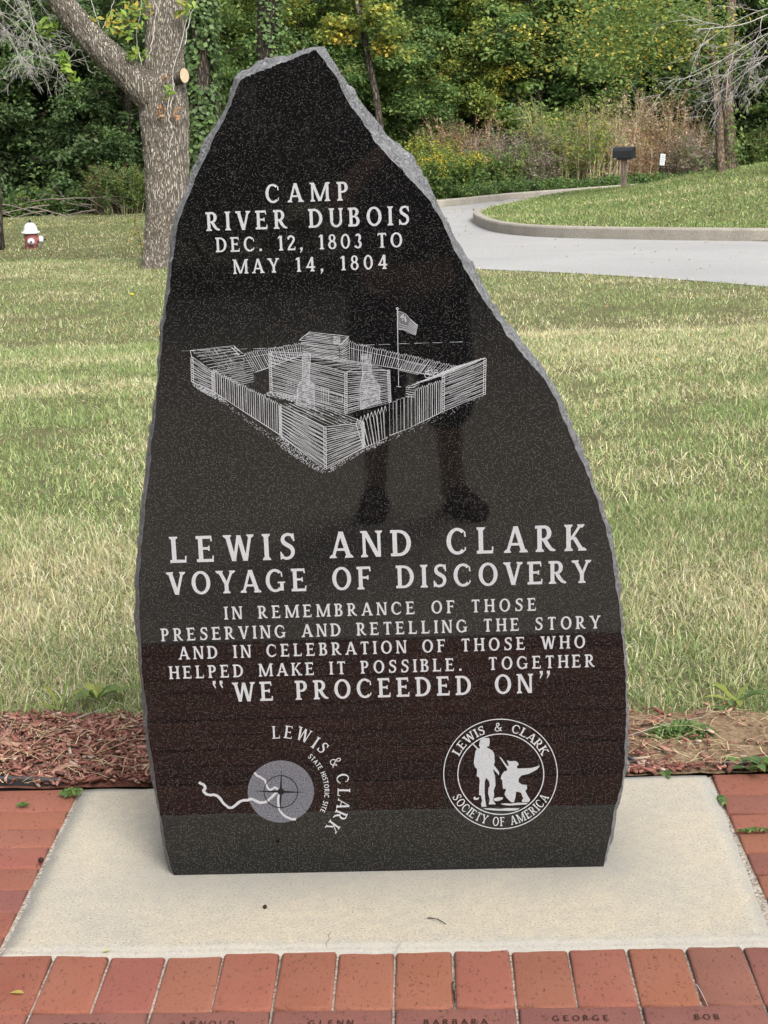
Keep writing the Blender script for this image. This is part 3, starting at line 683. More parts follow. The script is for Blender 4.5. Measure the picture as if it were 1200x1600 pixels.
            for o in (0, .36):
                q = [rect(x+o, .84, x+o+.15, 1.0), [(x+o+.15, .9), (x+o+.15, .82), (x+o+.02, .60), (x+o-.01, .64), (x+o+.07, .84)]]
                if c == '\u201c': q = [[(2*(x+o)+.15-a, b) for a, b in p] for p in q]
                P += q
        if c == 'M' and True:
            if sv: P += [rect(x+.78, 0, x+.78+T*.95, 1)]+s.dg(x+.36, .02, x, 1, T)+s.dg(x+.40, .02, x+.78, 1, t)+s.bot(x+.78, 0, T*.95)+[[(x-e, 1), (x-e, 1-s.sf), (x+.05, 1-s.sf*1.6), (x+T, 1)], [(x+.78, 1), (x+.78+T, 1), (x+.78+T+e, 1), (x+.78+T+e, 1-s.sf), (x+.78+T*.95, 1-s.sf*1.7)]]; w = .78+T
            else: P = [rect(x, 0, x+t, 1), rect(x+.62, 0, x+.62+t, 1)]+s.dg(x+.30, .1, x, 1, t)+s.dg(x+.34, .1, x+.62, 1, t); w = .62+t
        return P, w+2*e
class Flat:                       # polygons cut into the polished face, staggered by hair-thin steps
    def __init__(s, off=.0004): s.v = []; s.f = []; s.k = 0; s.off = off
    def poly(s, P):
        a = sum(P[i][0]*P[(i+1) % len(P)][1]-P[(i+1) % len(P)][0]*P[i][1] for i in range(len(P)))
        if a < 0: P = P[::-1]
        n = len(s.v); o = s.off+.000012*(s.k % 9); s.k += 1
        s.v += [(float(p[0]), -o, float(p[1])) for p in P]; s.f.append(tuple(range(n, n+len(P))))
    def line(s, P, wd, mapf=None):
        P = np.array(P, float); n = len(P); wd = np.broadcast_to(wd, (n,))
        T = np.gradient(P, axis=0); T /= np.linalg.norm(T, axis=1)[:, None]+1e-9; N = np.c_[-T[:, 1], T[:, 0]]
        for i in range(n-1):
            q = [P[i]-N[i]*wd[i]/2, P[i+1]-N[i+1]*wd[i+1]/2, P[i+1]+N[i+1]*wd[i+1]/2, P[i]+N[i]*wd[i]/2]
            s.poly([mapf(a) if mapf else a for a in q])
    def build(s, name, mat, parent, tri=True):
        me = bpy.data.meshes.new(name); me.from_pydata(s.v, [], s.f); me.update()
        b = bmesh.new(); b.from_mesh(me); bmesh.ops.triangulate(b, faces=b.faces); b.to_mesh(me); b.free()
        return link(name, me, mat, parent)
ROM = Face()
def layout(txt, face, space=.60):
    out = []; adv = []
    for c in txt:
        if c == ' ': out.append(([], 0)); adv.append(space)
        else: g = face.glyph(c); out.append(g); adv.append(g[1])
    return out, adv
def text_line(fl, txt, p0, p1, h, face=ROM, space=.60):
    a = fuv(*p0); b = fuv(*p1); mid = ((p0[0]+p1[0])/2, (p0[1]+p1[1])/2); hh = np.linalg.norm(fuv(mid[0], mid[1]-h)-fuv(*mid))
    ux = (b-a)/np.linalg.norm(b-a); uy = np.array([-ux[1], ux[0]]); L = np.linalg.norm(b-a)/hh
    gl, adv = layout(txt, face, space); n = len(txt); tr = (L-sum(adv))/max(1, n-1); sx = 1.
    if tr < .03: sx = L/(sum(adv)+.03*(n-1)); tr = .03
    x = 0
    for (P, w_), ad in zip(gl, adv):
        for p in P: fl.poly([tuple(a+ux*hh*(x+q[0])*sx+uy*hh*q[1]) for q in p])
        x += ad+tr
    return tr
fl = Flat()
text_line(fl, 'CAMP', (414.5, 317.4), (546.5, 313), 29.5)
text_line(fl, 'RIVER DUBOIS', (322.5, 361), (642, 351), 29.5)
text_line(fl, 'DEC. 12, 1803 TO', (337.5, 394.2), (630, 386), 23)
text_line(fl, 'MAY 14, 1804', (364.5, 428), (607, 420), 22.5)
fl.build('inscription', M['letter'], mon)
fl = Flat()
text_line(fl, 'LEWIS AND CLARK', (266.5, 879.6), (916.5, 860), 41)
text_line(fl, 'VOYAGE OF DISCOVERY', (261.5, 929.6), (924, 910.3), 35.5)
text_line(fl, 'IN REMEMBRANCE OF THOSE', (350.5, 968), (839, 954), 20)
text_line(fl, 'PRESERVING AND RETELLING THE STORY', (252, 1002), (938.5, 981.6), 20)
text_line(fl, 'AND IN CELEBRATION OF THOSE WHO', (279, 1030.5), (915.5, 1012.3), 20)
text_line(fl, 'HELPED MAKE IT POSSIBLE.  TOGETHER', (264.5, 1061), (930, 1042), 20)
text_line(fl, 'WE PROCEEDED ON', (364, 1096.4), (833.5, 1082.5), 30)
text_line(fl, '\u201c', (332, 1094), (354.5, 1093.3), 30); text_line(fl, '\u201d', (841.5, 1078.3), (864.5, 1077.6), 30)
fl.build('inscription', M['letter'], mon)

# --- the log fort, drawn in fine etched lines (coordinates of an enlarged sketch, 2.4 per picture pixel)
def fort():
    r = random.Random(3)
    mp = lambda q: fuv(280+q[0]/2.4, 460+q[1]/2.4)
    A = Flat(.0004); D = Flat(.0002); K = Flat(.0003)
    lerp = lambda a, b, t: (a[0]+(b[0]-a[0])*t, a[1]+(b[1]-a[1])*t)
    def ln(a, b, wd=2.3, wob=1.2, n=5):
        pts = [lerp(a, b, i/(n-1)) for i in range(n)]; pts = [(x+r.uniform(-wob, wob)*.5, y+r.uniform(-wob, wob)) for x, y in pts]
        A.line(pts, [wd*.74*r.uniform(.5, 1.3) for _ in pts], mp)
    def logs(TL, TR, BR, BL, n, ends=0, wd=2.3, off=7):
        for i in range(n+1):
            t = i/n; a = lerp(TL, BL, t); b = lerp(TR, BR, t); e = off*(1 if i % 2 else -.3)
            ln((a[0]-(e if ends & 1 else 0), a[1]), (b[0]+(e if ends & 2 else 0), b[1]), wd)
            if i < n:
                a2 = lerp(TL, BL, (i+.32)/n); b2 = lerp(TR, BR, (i+.32)/n); ln(lerp(a2, b2, r.uniform(0, .3)), lerp(a2, b2, r.uniform(.6, 1)), wd*.55)
                for fl_, pt in ((1, lerp(TL, BL, (i+.5)/n)), (2, lerp(TR, BR, (i+.5)/n))):
                    if ends & fl_: circ(pt, 5.2, 2.2)
    def circ(c, rr, wd=1.6):
        A.line([(c[0]+rr*math.cos(a), c[1]+rr*.85*math.sin(a)) for a in np.linspace(0, 6.283, 9)], wd, mp)
    def pick(t0, t1, b0, b1, n, tip=9, wd=2.1, jit=3):
        for i in range(n):
            a = lerp(t0, t1, i/n); b = lerp(b0, b1, i/n); a2 = lerp(t0, t1, (i+.82)/n); b2 = lerp(b0, b1, (i+.82)/n); m = lerp(a, a2, .5)
            j = r.uniform(-jit, jit)
            ln(b, (a[0], a[1]+tip+j), wd, .7, 3); ln((a[0], a[1]+tip+j), (m[0], m[1]+j), wd, .3, 2); ln((m[0], m[1]+j), (a2[0], a2[1]+tip+j), wd, .3, 2)
            if i % 2: ln((a2[0], a2[1]+tip+j), b2, wd*.7, .7, 3)
        ln(b0, b1, 3)
    def patch(nm, mt, off, P): f_ = Flat(off); f_.poly(P); f_.build(nm, M[mt], mon)
    def stip(pl, n):
        P = np.array(pl, float); lo, hi = P.min(0), P.max(0); Q = np.array([[r.uniform(lo[0], hi[0]), r.uniform(lo[1], hi[1])] for _ in range(n*4)]); Q = Q[pip(Q, P)][:n]
        for q in Q:
            a = r.uniform(-.4, 1.2); l_ = r.uniform(1.5, 5); A.line([q, q+np.array((l_*math.cos(a), l_*math.sin(a)))], r.uniform(.9, 1.9), mp)
    # stippled ground under the walls
    for pl in ([(345, 535), (380, 530), (550, 658), (540, 672), (500, 655), (380, 575)], [(48, 325), (130, 360), (180, 405), (120, 385), (52, 345)], [(555, 655), (690, 580), (780, 535), (778, 550), (690, 590), (560, 668)], [(315, 375), (440, 405), (440, 380), (345, 362)]):
        stip(pl, 420)
    for pl in ([(120, 362), (350, 530), (340, 545), (110, 372)], [(690, 582), (985, 440), (1143, 378), (1140, 388), (985, 452), (690, 596)]): stip(pl, 260)
    # distance line
    for i in range(16):
        a = lerp((10, 212), (1082, 177), i/16); b = lerp((10, 212), (1082, 177), (i+r.uniform(.5, .95))/16)
        if not (430 < (a[0]+b[0])/2 < 650): ln(a, b, 1.8, .6, 3)
    # back left cabin
    logs((42, 210), (208, 192), (280, 254), (126, 286), 7, 0, 2.2)
    for i in range(46): a = lerp(lerp((42, 210), (208, 192), r.random()), lerp((126, 286), (280, 254), r.random()), r.random()); ln(a, (a[0]+9, a[1]+10), 1.6, .3, 2)
    logs((48, 235), (126, 288), (128, 360), (50, 328), 10, 3, 2.6, 4)
    logs((128, 292), (280, 262), (280, 326), (215, 340), 8, 0, 2.2)
    ln((42, 210), (48, 240), 3); ln((195, 197), (225, 226), 5, 2); ln((225, 226), (206, 222), 4, 2); ln((205, 195), (240, 222), 4)
    # far fences
    pick((244, 218), (462, 180), (284, 292), (465, 226), 27, 7, 1.9); ln((262, 236), (462, 200), 1.6)
    pick((638, 176), (1042, 268), (640, 246), (1000, 312), 46, 8, 1.9); ln((640, 200), (1010, 285), 1.6)
    # tall blockhouse behind
    logs((490, 140), (636, 157), (600, 190), (452, 170), 6, 0, 2.4); logs((458, 178), (600, 196), (600, 250), (462, 226), 9, 0, 2.5); logs((602, 192), (637, 160), (637, 246), (602, 252), 10, 0, 2.5)
    ln((490, 140), (450, 172), 3); ln((636, 157), (600, 192), 3)
    for y in range(158, 186, 5): ln((578, y), (604, y+2), 3.4, 1.6)
    # long cabin in the middle
    logs((340, 214), (500, 222), (720, 262), (625, 290), 7, 0, 2.0)
    logs((500, 222), (720, 262), (788, 285), (630, 290), 5, 0, 2.0)
    logs((340, 216), (625, 291), (625, 446), (345, 362), 21, 3, 2.6, 6)
    logs((628, 292), (785, 284), (790, 404), (628, 446), 19, 2, 2.5, 5)
    patch('uncut_patch', 'etch_dark', .0003, [mp(q) for q in [(534, 350), (560, 357), (560, 414), (534, 406)]])
    for x in (534, 542, 551, 560): ln((x, 350+(x-534)*.27), (x, 406+(x-534)*.27), 2.2, .4, 3)
    ln((530, 348), (563, 356), 3)
    patch('uncut_patch', 'etch_dark', .0003, [mp(q) for q in [(408, 320), (431, 327), (431, 347), (408, 340)]])
    for a, b in (((408, 320), (431, 327)), ((431, 327), (431, 347)), ((431, 347), (408, 340)), ((408, 340), (408, 320)), ((419, 323), (419, 343)), ((592, 375), (612, 380)), ((612, 380), (612, 402)), ((612, 402), (592, 397)), ((592, 397), (592, 375))): ln(a, b, 2.2, .3, 2)
    # stone chimneys
    for q in ([(462, 226), (492, 222), (488, 320), (505, 340), (508, 430), (440, 415), (445, 345), (462, 320)], [(684, 224), (718, 226), (722, 300), (752, 345), (752, 400), (680, 432), (678, 345), (688, 305)]):
        patch('etched_shading', 'etch_dim', .0002, [mp(p) for p in q])
        for a, b in zip(q, q[1:]+q[:1]): ln(a, b, 2.8, 1.4, 4)
        P = np.array(q, float); lo, hi = P.min(0), P.max(0); n = 0
        while n < 70:
            c = np.array([[r.uniform(lo[0], hi[0]), r.uniform(lo[1], hi[1])]])
            if pip(c, P)[0]: circ(c[0], r.uniform(3, 7), 1.5); n += 1
    # flag and pole
    ln((818, 55), (823, 345), 3.6, .4, 6); ln((814, 345), (832, 347), 3); circ((818, 53), 4, 3)
    q = [(822, 62), (848, 72), (866, 92), (894, 116), (886, 152), (858, 143), (838, 131), (823, 132)]
    for a, b in zip(q, q[1:]+q[:1]): ln(a, b, 2.3, .5, 3)
    patch('etched_shading', 'etch_dim', .0002, [mp(p) for p in q])
    for k in range(7):
        t = (k+.5)/7; a = lerp((822, 62), (823, 132), t); b = lerp((866, 92), (838+14, 136), t); c = lerp((894, 116), (886, 152), t)
        if k > 3: ln(a, b, 2.4, .6, 3)
        ln(b, c, 2.6, .6, 3)
    for k in range(14): circ((r.uniform(826, 850), r.uniform(76, 108)), 2, 2.2)
    # dark shed roof
    q = [(826, 284), (848, 252), (922, 266), (896, 300)]; patch('uncut_patch', 'etch_dark', .0003, [mp(p) for p in q])
    for a, b in zip(q, q[1:]+q[:1]): ln(a, b, 2.4, .5, 3)
    for k in range(9): t = k/9; ln(lerp((826, 284), (896, 300), t), lerp((848, 252), (922, 266), t), .9, .3, 2)
    for c in ((940, 292), (962, 300), (930, 304)): circ(c, 10, 2.2); circ((c[0], c[1]-12), 7, 2.)
    # right cabin
    logs((862, 345), (1042, 268), (1148, 236), (990, 302), 7, 0, 2.4)
    logs((990, 304), (1147, 240), (1144, 376), (990, 438), 16, 3, 2.6, 5)
    for k in range(5): ln((850, 346+9*k), (884, 350+9*k), 3.2, 1.6)
    for k in range(40): a = (r.uniform(850, 1040), 0); y = 345-(a[0]-862)*.43+r.uniform(-6, 10); ln((a[0], y), (a[0]+7, y-2), 1.8, 1, 2)
    # near fences and gate
    pick((126, 280), (374, 408), (128, 364), (376, 526), 31, 10, 2.3)
    pick((885, 352), (990, 316), (885, 490), (990, 438), 13, 8, 2.4); pick((788, 404), (886, 372), (790, 530), (886, 490), 7, 2, 1.9)
    pick((664, 466), (780, 412), (692, 578), (782, 534), 9, 22, 2.6)
    # near cabin
    logs((376, 410), (545, 495), (690, 478), (505, 405), 1, 0, 2.4)
    for k in range(1, 7): ln(lerp((376, 410), (505, 405), k/7), lerp((545, 495), (690, 478), k/7), 2.2, 1.4)
    for k in range(60):
        t, u = r.random(), r.random(); a = lerp(lerp((376, 410), (505, 405), t), lerp((545, 495), (690, 478), t), u); ln(a, (a[0]+10, a[1]+5), 1.7, .4, 2)
    logs((378, 416), (546, 497), (548, 656), (381, 530), 20, 3, 2.6, 6)
    logs((549, 497), (689, 480), (691, 576), (549, 656), 18, 2, 2.6, 6)
    for k in range(24): x = r.uniform(700, 1140); y = 580-(x-690)*.44+r.uniform(0, 14); ln((x, y), (x+r.uniform(-10, 10), y+r.uniform(2, 9)), 1.3, .5, 2)
    A.build('fort_engraving', M['etch'], mon)
fort()

# --- two round emblems
def emblem_river():
    mp = lambda q: fuv(290+q[0]/4.2857, 1120+q[1]/4.2857)
    C0 = (638, 500); A = Flat(.0003)
    A.poly([mp((C0[0]+222*math.cos(a), C0[1]+208*math.sin(a))) for a in np.linspace(0, 2*math.pi, 73)[:-1]])
    root = A.build('site_emblem', M['etch_disc'], mon)
    L = Flat(.0006)
    for pts, wd in (([(90, 440), (118, 452), (132, 474), (120, 495), (135, 512), (160, 522), (185, 520), (212, 530), (232, 548), (248, 570), (268, 590), (292, 606), (318, 604), (345, 582), (375, 562), (410, 556), (445, 552), (470, 562), (500, 575), (528, 573), (552, 560), (575, 540), (592, 520), (612, 506), (626, 502)], 17),
                    ([(462, 374), (480, 392), (505, 405), (530, 425), (540, 450), (552, 478), (568, 490), (585, 480), (600, 474), (618, 484), (634, 496)], 13),
                    ([(628, 512), (620, 545), (622, 590), (628, 618), (645, 645), (672, 668), (705, 683), (740, 686)], 14)):
        sp = spline(np.c_[np.array(pts, float), np.zeros(len(pts))], 90)[:, :2]; sp = sp+np.c_[np.zeros(90), 3.2*(fbm(np.arange(90)*.5, np.zeros(90), 5, 2)-.5)*2]
        L.line(sp, wd*(.85+.3*fbm(np.arange(90)*.4, np.zeros(90)+3, 6, 2)), mp)
    L.build('river_line', M['letter'], root)
    K = Flat(.0009); th = np.linspace(0, 2*math.pi, 61)
    K.line([(C0[0]+113*math.cos(a), C0[1]+107*math.sin(a)) for a in th], 5.5, mp)
    for a, r_ in ((0, 172), (90, 142), (180, 182), (270, 158)):
        d = np.array([math.cos(math.radians(a+1.5)), math.sin(math.radians(a+1.5))]); n_ = np.array([-d[1], d[0]]); c = np.array(C0)
        K.poly([mp(p) for p in (c+n_*8, c+d*r_, c-n_*8)])
    K.poly([mp((C0[0]+23*math.cos(a), C0[1]+22*math.sin(a))) for a in np.linspace(0, 6.283, 25)[:-1]])
    K.build('compass', M['etch_dark'], root)
    T = Flat(.0005); fc = Face(.15, .075, True, .075, .05)
    cc = np.array((630., 500.))
    for ch, x, y, sc in (('L', 608, 103, 84), ('E', 692, 103, 84), ('W', 790, 120, 88), ('I', 871, 172, 84), ('S', 921, 207, 80), ('&', 1006, 300, 78), ('C', 1052, 413, 82), ('L', 1060, 508, 84), ('A', 1056, 588, 84), ('R', 1036, 662, 84), ('K', 985, 738, 84)):
        p = np.array((x, y), float); rad = p-cc; rad[1] *= 1.06; rad /= np.linalg.norm(rad)
        tg = np.array((-rad[1], rad[0])); P, wd = fc.glyph(ch)
        for q in P: T.poly([mp(p+tg*sc*(a-wd/2)+rad*sc*(b-.5)) for a, b in q])
    fc = Face(.17, .15, False); s_ = 'STATE HISTORIC SITE'; gl, adv = layout(s_, fc, .35); tot = sum(adv)+.2*(len(s_)-1); x = 0
    a0, a1 = math.radians(-51.5), math.radians(26.5)
    for (P, wd), ad in zip(gl, adv):
        an = a0+(a1-a0)*((x+ad/2)/tot); rad = np.array((math.cos(an), math.sin(an))); tg = np.array((-rad[1], rad[0])); p = np.array(C0)+rad*308
        k = (a1-a0)*308/tot
        for q in P: T.poly([mp(p+tg*k*(a-wd/2)+rad*33*(b-.5)) for a, b in q])
        x += ad+.2
    T.build('emblem_lettering', M['letter'], root)
emblem_river()
def emblem_society():
    mp = lambda q: fuv(670+q[0]/5.4545, 1110+q[1]/5.4545)
    R_ = Flat(.0004); th = np.linspace(0, 2*math.pi, 97)
    R_.line([(611+484*math.cos(a), 541+467*math.sin(a)) for a in th], 8, mp); R_.line([(614+366*math.cos(a), 543+343*math.sin(a)) for a in th], 9, mp)
    root = R_.build('society_emblem', M['letter'], mon)
    G = Flat(.0006)
    for pl in ([(440, 250), (455, 230), (515, 235), (520, 260), (517, 280), (512, 305), (490, 310), (500, 318), (540, 340), (558, 370), (562, 440), (555, 465), (600, 525), (598, 552), (552, 500), (548, 505), (565, 565), (568, 640), (553, 680), (557, 725), (545, 760), (572, 800), (510, 800), (520, 760), (505, 705), (508, 660), (520, 640), (512, 600), (490, 575), (478, 600), (475, 680), (480, 760), (490, 820), (450, 822), (445, 795), (455, 770), (445, 725), (428, 720), (430, 640), (435, 600), (428, 570), (408, 560), (412, 500), (392, 480), (383, 440), (398, 345), (410, 330), (365, 280), (372, 275), (425, 325), (440, 318), (428, 300), (432, 270)],
               [(600, 395), (612, 397), (668, 470), (682, 470), (672, 440), (663, 425), (700, 432), (740, 430), (760, 445), (765, 465), (752, 470), (752, 495), (870, 490), (910, 480), (945, 467), (940, 482), (925, 500), (880, 525), (850, 540), (790, 553), (765, 580), (765, 610), (790, 630), (835, 635), (838, 665), (822, 685), (850, 740), (865, 760), (850, 780), (795, 780), (793, 765), (805, 750), (785, 700), (745, 690), (738, 740), (725, 785), (700, 780), (660, 740), (645, 715), (652, 690), (660, 670), (632, 665), (625, 590), (612, 580), (620, 550), (640, 522), (668, 510), (668, 495), (655, 480)],
               [(610, 795), (650, 790), (700, 793), (760, 785), (845, 787), (830, 800), (760, 805), (690, 810), (640, 805)], [(460, 835), (520, 832), (600, 838), (660, 832), (775, 832), (750, 850), (680, 855), (560, 852), (500, 845)],
               [(380, 740), (395, 732), (400, 745), (432, 740), (420, 760), (385, 762)], [(548, 755), (575, 742), (600, 738), (632, 740), (630, 755), (590, 772), (560, 770)]):
        G.poly([mp(q) for q in pl])
    G.build('frontier_figures', M['etch'], root)
    T = Flat(.0008); fc = Face(.16, .10, True, .085, .085)
    def arct(txt, a0, a1, rx, ry, h, inv, sp, T):
        gl, adv = layout(txt, fc, sp); tot = sum(adv)+.06*(len(txt)-1); x = 0; k = abs(a1-a0)*rx/tot*math.pi/180
        for (P, wd), ad in zip(gl, adv):
            an = math.radians(a0+(a1-a0)*((x+ad/2)/tot)); rad = np.array((math.cos(an), -math.sin(an))); p = np.array((612+rx*math.cos(an), 542-ry*math.sin(an)))
            u = -rad if inv else rad; tg = np.array((-u[1], u[0]))
            for q in P: T.poly([mp(p+tg*k*(a-wd/2)+u*h*(b-.5)) for a, b in q])
            x += ad+.06
    T1 = T
    arct('LEWIS & CLARK', 155, 25, 424, 402, 74, False, .75, T1)
    T1.build('emblem_lettering', M['letter'], root); T = Flat(.0008)
    arct('SOCIETY OF AMERICA', 206, 334, 424, 404, 76, True, .5, T)
    T.build('emblem_lettering', M['letter'], root)
emblem_society()

# ------------------------------------------------------------------ bricks that carry names
NM = {-1: None, 0: 'BOBBY', 1: 'ARNOLD', 2: 'GLENN', 3: 'BARBARA', 4: 'GEORGE'}
ctr = {0: ('BOBBY', 131), 1: ('ARNOLD', 327), 2: ('GLENN', 521), 3: ('BARBARA', 716), 4: ('GEORGE', 912), 5: ('BOB', 1107)}
for k in range(0, 6):
    x0, x1, y0, y1 = named[k]; o = link('memorial_brick', brick_mesh([named[k]], 'memorial_brick'), M['brick'])
    d = ray(600+(x0+.1-CAM[0])*0, 1595); nm = ('BOBBY', 'ARNOLD', 'GLENN', 'BARBARA', 'GEORGE', 'BOB')[k]
    tag(o, 'red paver along the bottom edge with the name %s cut into it' % nm, 'brick', 'bricks with names cut into them')
    fc = Face(.13, .13, False); gl, adv = layout(nm, fc, .3); h = .0155; tot = sum(adv)+.42*(len(nm)-1); cx = (x0+x1)/2; x = 0; V = []; Fs = []; kk = 0
    yb = y1-(.038, .036, .038, .040, .033, .034)[k]-h
    for (P, wd), ad in zip(gl, adv):
        for q in P:
            n = len(V); V += [(cx+(x+a-tot/2)*h*.95, yb+b*h-.0105*(cx+(x+a-tot/2)*h*.95), BT+.0030+.00001*kk) for a, b in q]; kk = (kk+1) % 9
            ar = sum(q[i][0]*q[(i+1) % len(q)][1]-q[(i+1) % len(q)][0]*q[i][1] for i in range(len(q))); f_ = tuple(range(n, n+len(q))); Fs.append(f_ if ar > 0 else f_[::-1])
        x += ad+.42
    mb = MB(); mb.add(V, Fs); mb.build('engraved_name', M['cut'], o)
#@@PART3
# ------------------------------------------------------------------ leaves, twigs, trees
def leaf_mesh(name, P, N, size, asp, col):
    """kite shaped leaves: P centres, N facing, size length"""
    n = len(P); N = N/(np.linalg.norm(N, axis=1)[:, None]+1e-9); r = rng.normal(0, 1, (n, 3)); a = np.cross(N, r); a /= np.linalg.norm(a, axis=1)[:, None]+1e-9; b = np.cross(N, a)
    L = size[:, None]; Wd = L*asp
    V = np.stack([P-a*L*.5, P+b*Wd*.5-a*L*.05+N*L*.06, P+a*L*.5-N*L*.10, P-b*Wd*.5-a*L*.05+N*L*.06], 1).reshape(-1, 3)
    o = np.arange(n)[:, None]*4
    return np_mesh(name, V, np.concatenate([o+[0, 1, 2], o+[0, 2, 3]]), np.repeat(col, 4, 0))
GREEN = [(.13, .205, .062), (.10, .175, .052), (.17, .245, .08), (.08, .145, .048)]
DARK = [(.10, .16, .066), (.13, .195, .08), (.082, .136, .054), (.165, .225, .105)]
LIME = [(.20, .26, .065), (.16, .23, .06), (.26, .30, .07), (.135, .20, .05)]
YELL = [(.40, .36, .07), (.34, .33, .07), (.26, .29, .06), (.46, .36, .07)]
RUST = [(.34, .20, .11), (.28, .15, .085), (.40, .27, .15), (.22, .13, .08)]
DRY = [(.42, .34, .23), (.33, .25, .16), (.50, .42, .30), (.28, .19, .12)]
MAUVE = [(.30, .24, .20), (.24, .19, .165), (.35, .29, .23), (.19, .18, .11)]
def pal(P, n, k=None):
    P = np.array(P); return P[rng.integers(0, len(P), n)]*rng.uniform(.75, 1.3, (n, 1))
def branch_pts(p0, d, L, n, wob, droop, r):
    pts = [np.array(p0, float)]; d = np.array(d, float); d /= np.linalg.norm(d)
    for i in range(n):
        d = d+r.normal(0, wob, 3)+np.array([0, 0, -droop]); d /= np.linalg.norm(d); pts.append(pts[-1]+d*L/n)
    return np.array(pts), d
def tree_meshes(seed, H, tr, cb, cr, nl, palette, mixp=None, mixf=0., lsize=.13, lper=46, dens=1., crel=1.0, lean=0., top=.92, tn=9):
    r = np.random.default_rng(seed); tb = MB(); C = []
    tp, _ = branch_pts((0, 0, -.3), (lean, .0, 1), H*top+.3, 14, .035, -.01, r)
    tb.tube(tp, np.linspace(tr*1.12, tr*.22, 15)*np.r_[1.25, np.ones(14)], tn)
    for i in range(nl):
        t = (i+r.random())/nl; z = cb+(H*.88-cb)*t; j = min(13, max(1, int((z+.3)/(H*top+.3)*14))); p0 = tp[j]*1.; p0[2] = z
        az = i*2.4+r.uniform(-.5, .5); prof = math.sin(math.pi*min(1, .22+.78*(1-t)**.8))**.7 if crel else 1
        L = cr*(.45+.6*prof)*r.uniform(.7, 1.15)
        bp, d = branch_pts(p0, (math.cos(az), math.sin(az), r.uniform(.15, .8)), L, 7, .10, .03, r)
        tb.tube(bp, np.linspace(tr*.34*(1-.6*t), .008, 8), 5, False)
        for k in range(2, 8):
            for q in range(2 if k < 6 else 3):
                sp, _ = branch_pts(bp[k], d+r.normal(0, .8, 3), cr*r.uniform(.16, .36), 3, .2, .08, r)
                if r.random() < .5: tb.tube(sp, np.linspace(.014, .004, 4), 3, False)
                C.append(sp[-1]); C.append(sp[2]+r.normal(0, .12, 3))
    C = np.array(C); keep = r.random(len(C)) < dens; C = C[keep]; n = len(C)
    m = np.maximum(8, r.poisson(lper, n)); ci = np.repeat(np.arange(n), m); nn = len(ci)
    rad = r.uniform(.26, .52, n)*(cr/2.6)**.4
    u = r.normal(0, 1, (nn, 3)); u /= np.linalg.norm(u, axis=1)[:, None]; u *= (r.random(nn)**.5)[:, None]
    P = C[ci]+u*rad[ci][:, None]*np.array([1.15, 1.15, .6])
    N = u*.5+np.array([0, 0, .75])+r.normal(0, .45, (nn, 3)); pl = np.array(palette)
    cb_ = pl[r.integers(0, len(pl), n)]*r.uniform(.7, 1.35, (n, 1)); col = cb_[ci]*r.uniform(.78, 1.25, (nn, 1))
    if mixp is not None:
        mp_ = np.array(mixp); sel = (r.random(n) < mixf)[ci] & (r.random(nn) < .75); cc = mp_[r.integers(0, len(mp_), nn)]*r.uniform(.75, 1.2, (nn, 1)); col[sel] = cc[sel]
    P[:, 2] = np.maximum(P[:, 2], .03)
    return tb.mesh('trunk'), leaf_mesh('crown', P, N, lsize*r.uniform(.6, 1.25, nn), .62, col)
def put_tree(ms, p, rz, label, cat='tree', group=None, name='broadleaf_tree', s=1., bk='bark2', tl='trunk', cl='crown'):
    e = empty(name, p, rz, label, cat, group); e.scale = (s, s, s)
    link(tl, ms[0], M[bk], e, True); link(cl, ms[1], M['leaf'], e); return e
T_dark = tree_meshes(11, 9.0, .20, .2, 3.0, 34, DARK, GREEN, .25, .15, 60)
T_dark2 = tree_meshes(12, 8.0, .18, .15, 2.8, 32, DARK, LIME, .12, .14, 60)
T_green = tree_meshes(13, 8.5, .17, .3, 2.7, 32, GREEN, LIME, .2, .14, 54)
T_green2 = tree_meshes(14, 5.6, .12, .1, 2.3, 28, GREEN, LIME, .35, .13, 54)
T_lime = tree_meshes(15, 10., .16, 1.2, 2.8, 30, LIME, YELL, .08, .14, 40)
T_yell = tree_meshes(16, 9.5, .12, 2.3, 2.3, 26, YELL+LIME, LIME, .4, .13, 34, .8)
T_tall = tree_meshes(17, 16., .26, 1.0, 3.6, 42, DARK, GREEN, .4, .22, 46)
T_tall2 = tree_meshes(18, 15., .24, 1.2, 3.4, 40, GREEN, LIME, .3, .22, 42)
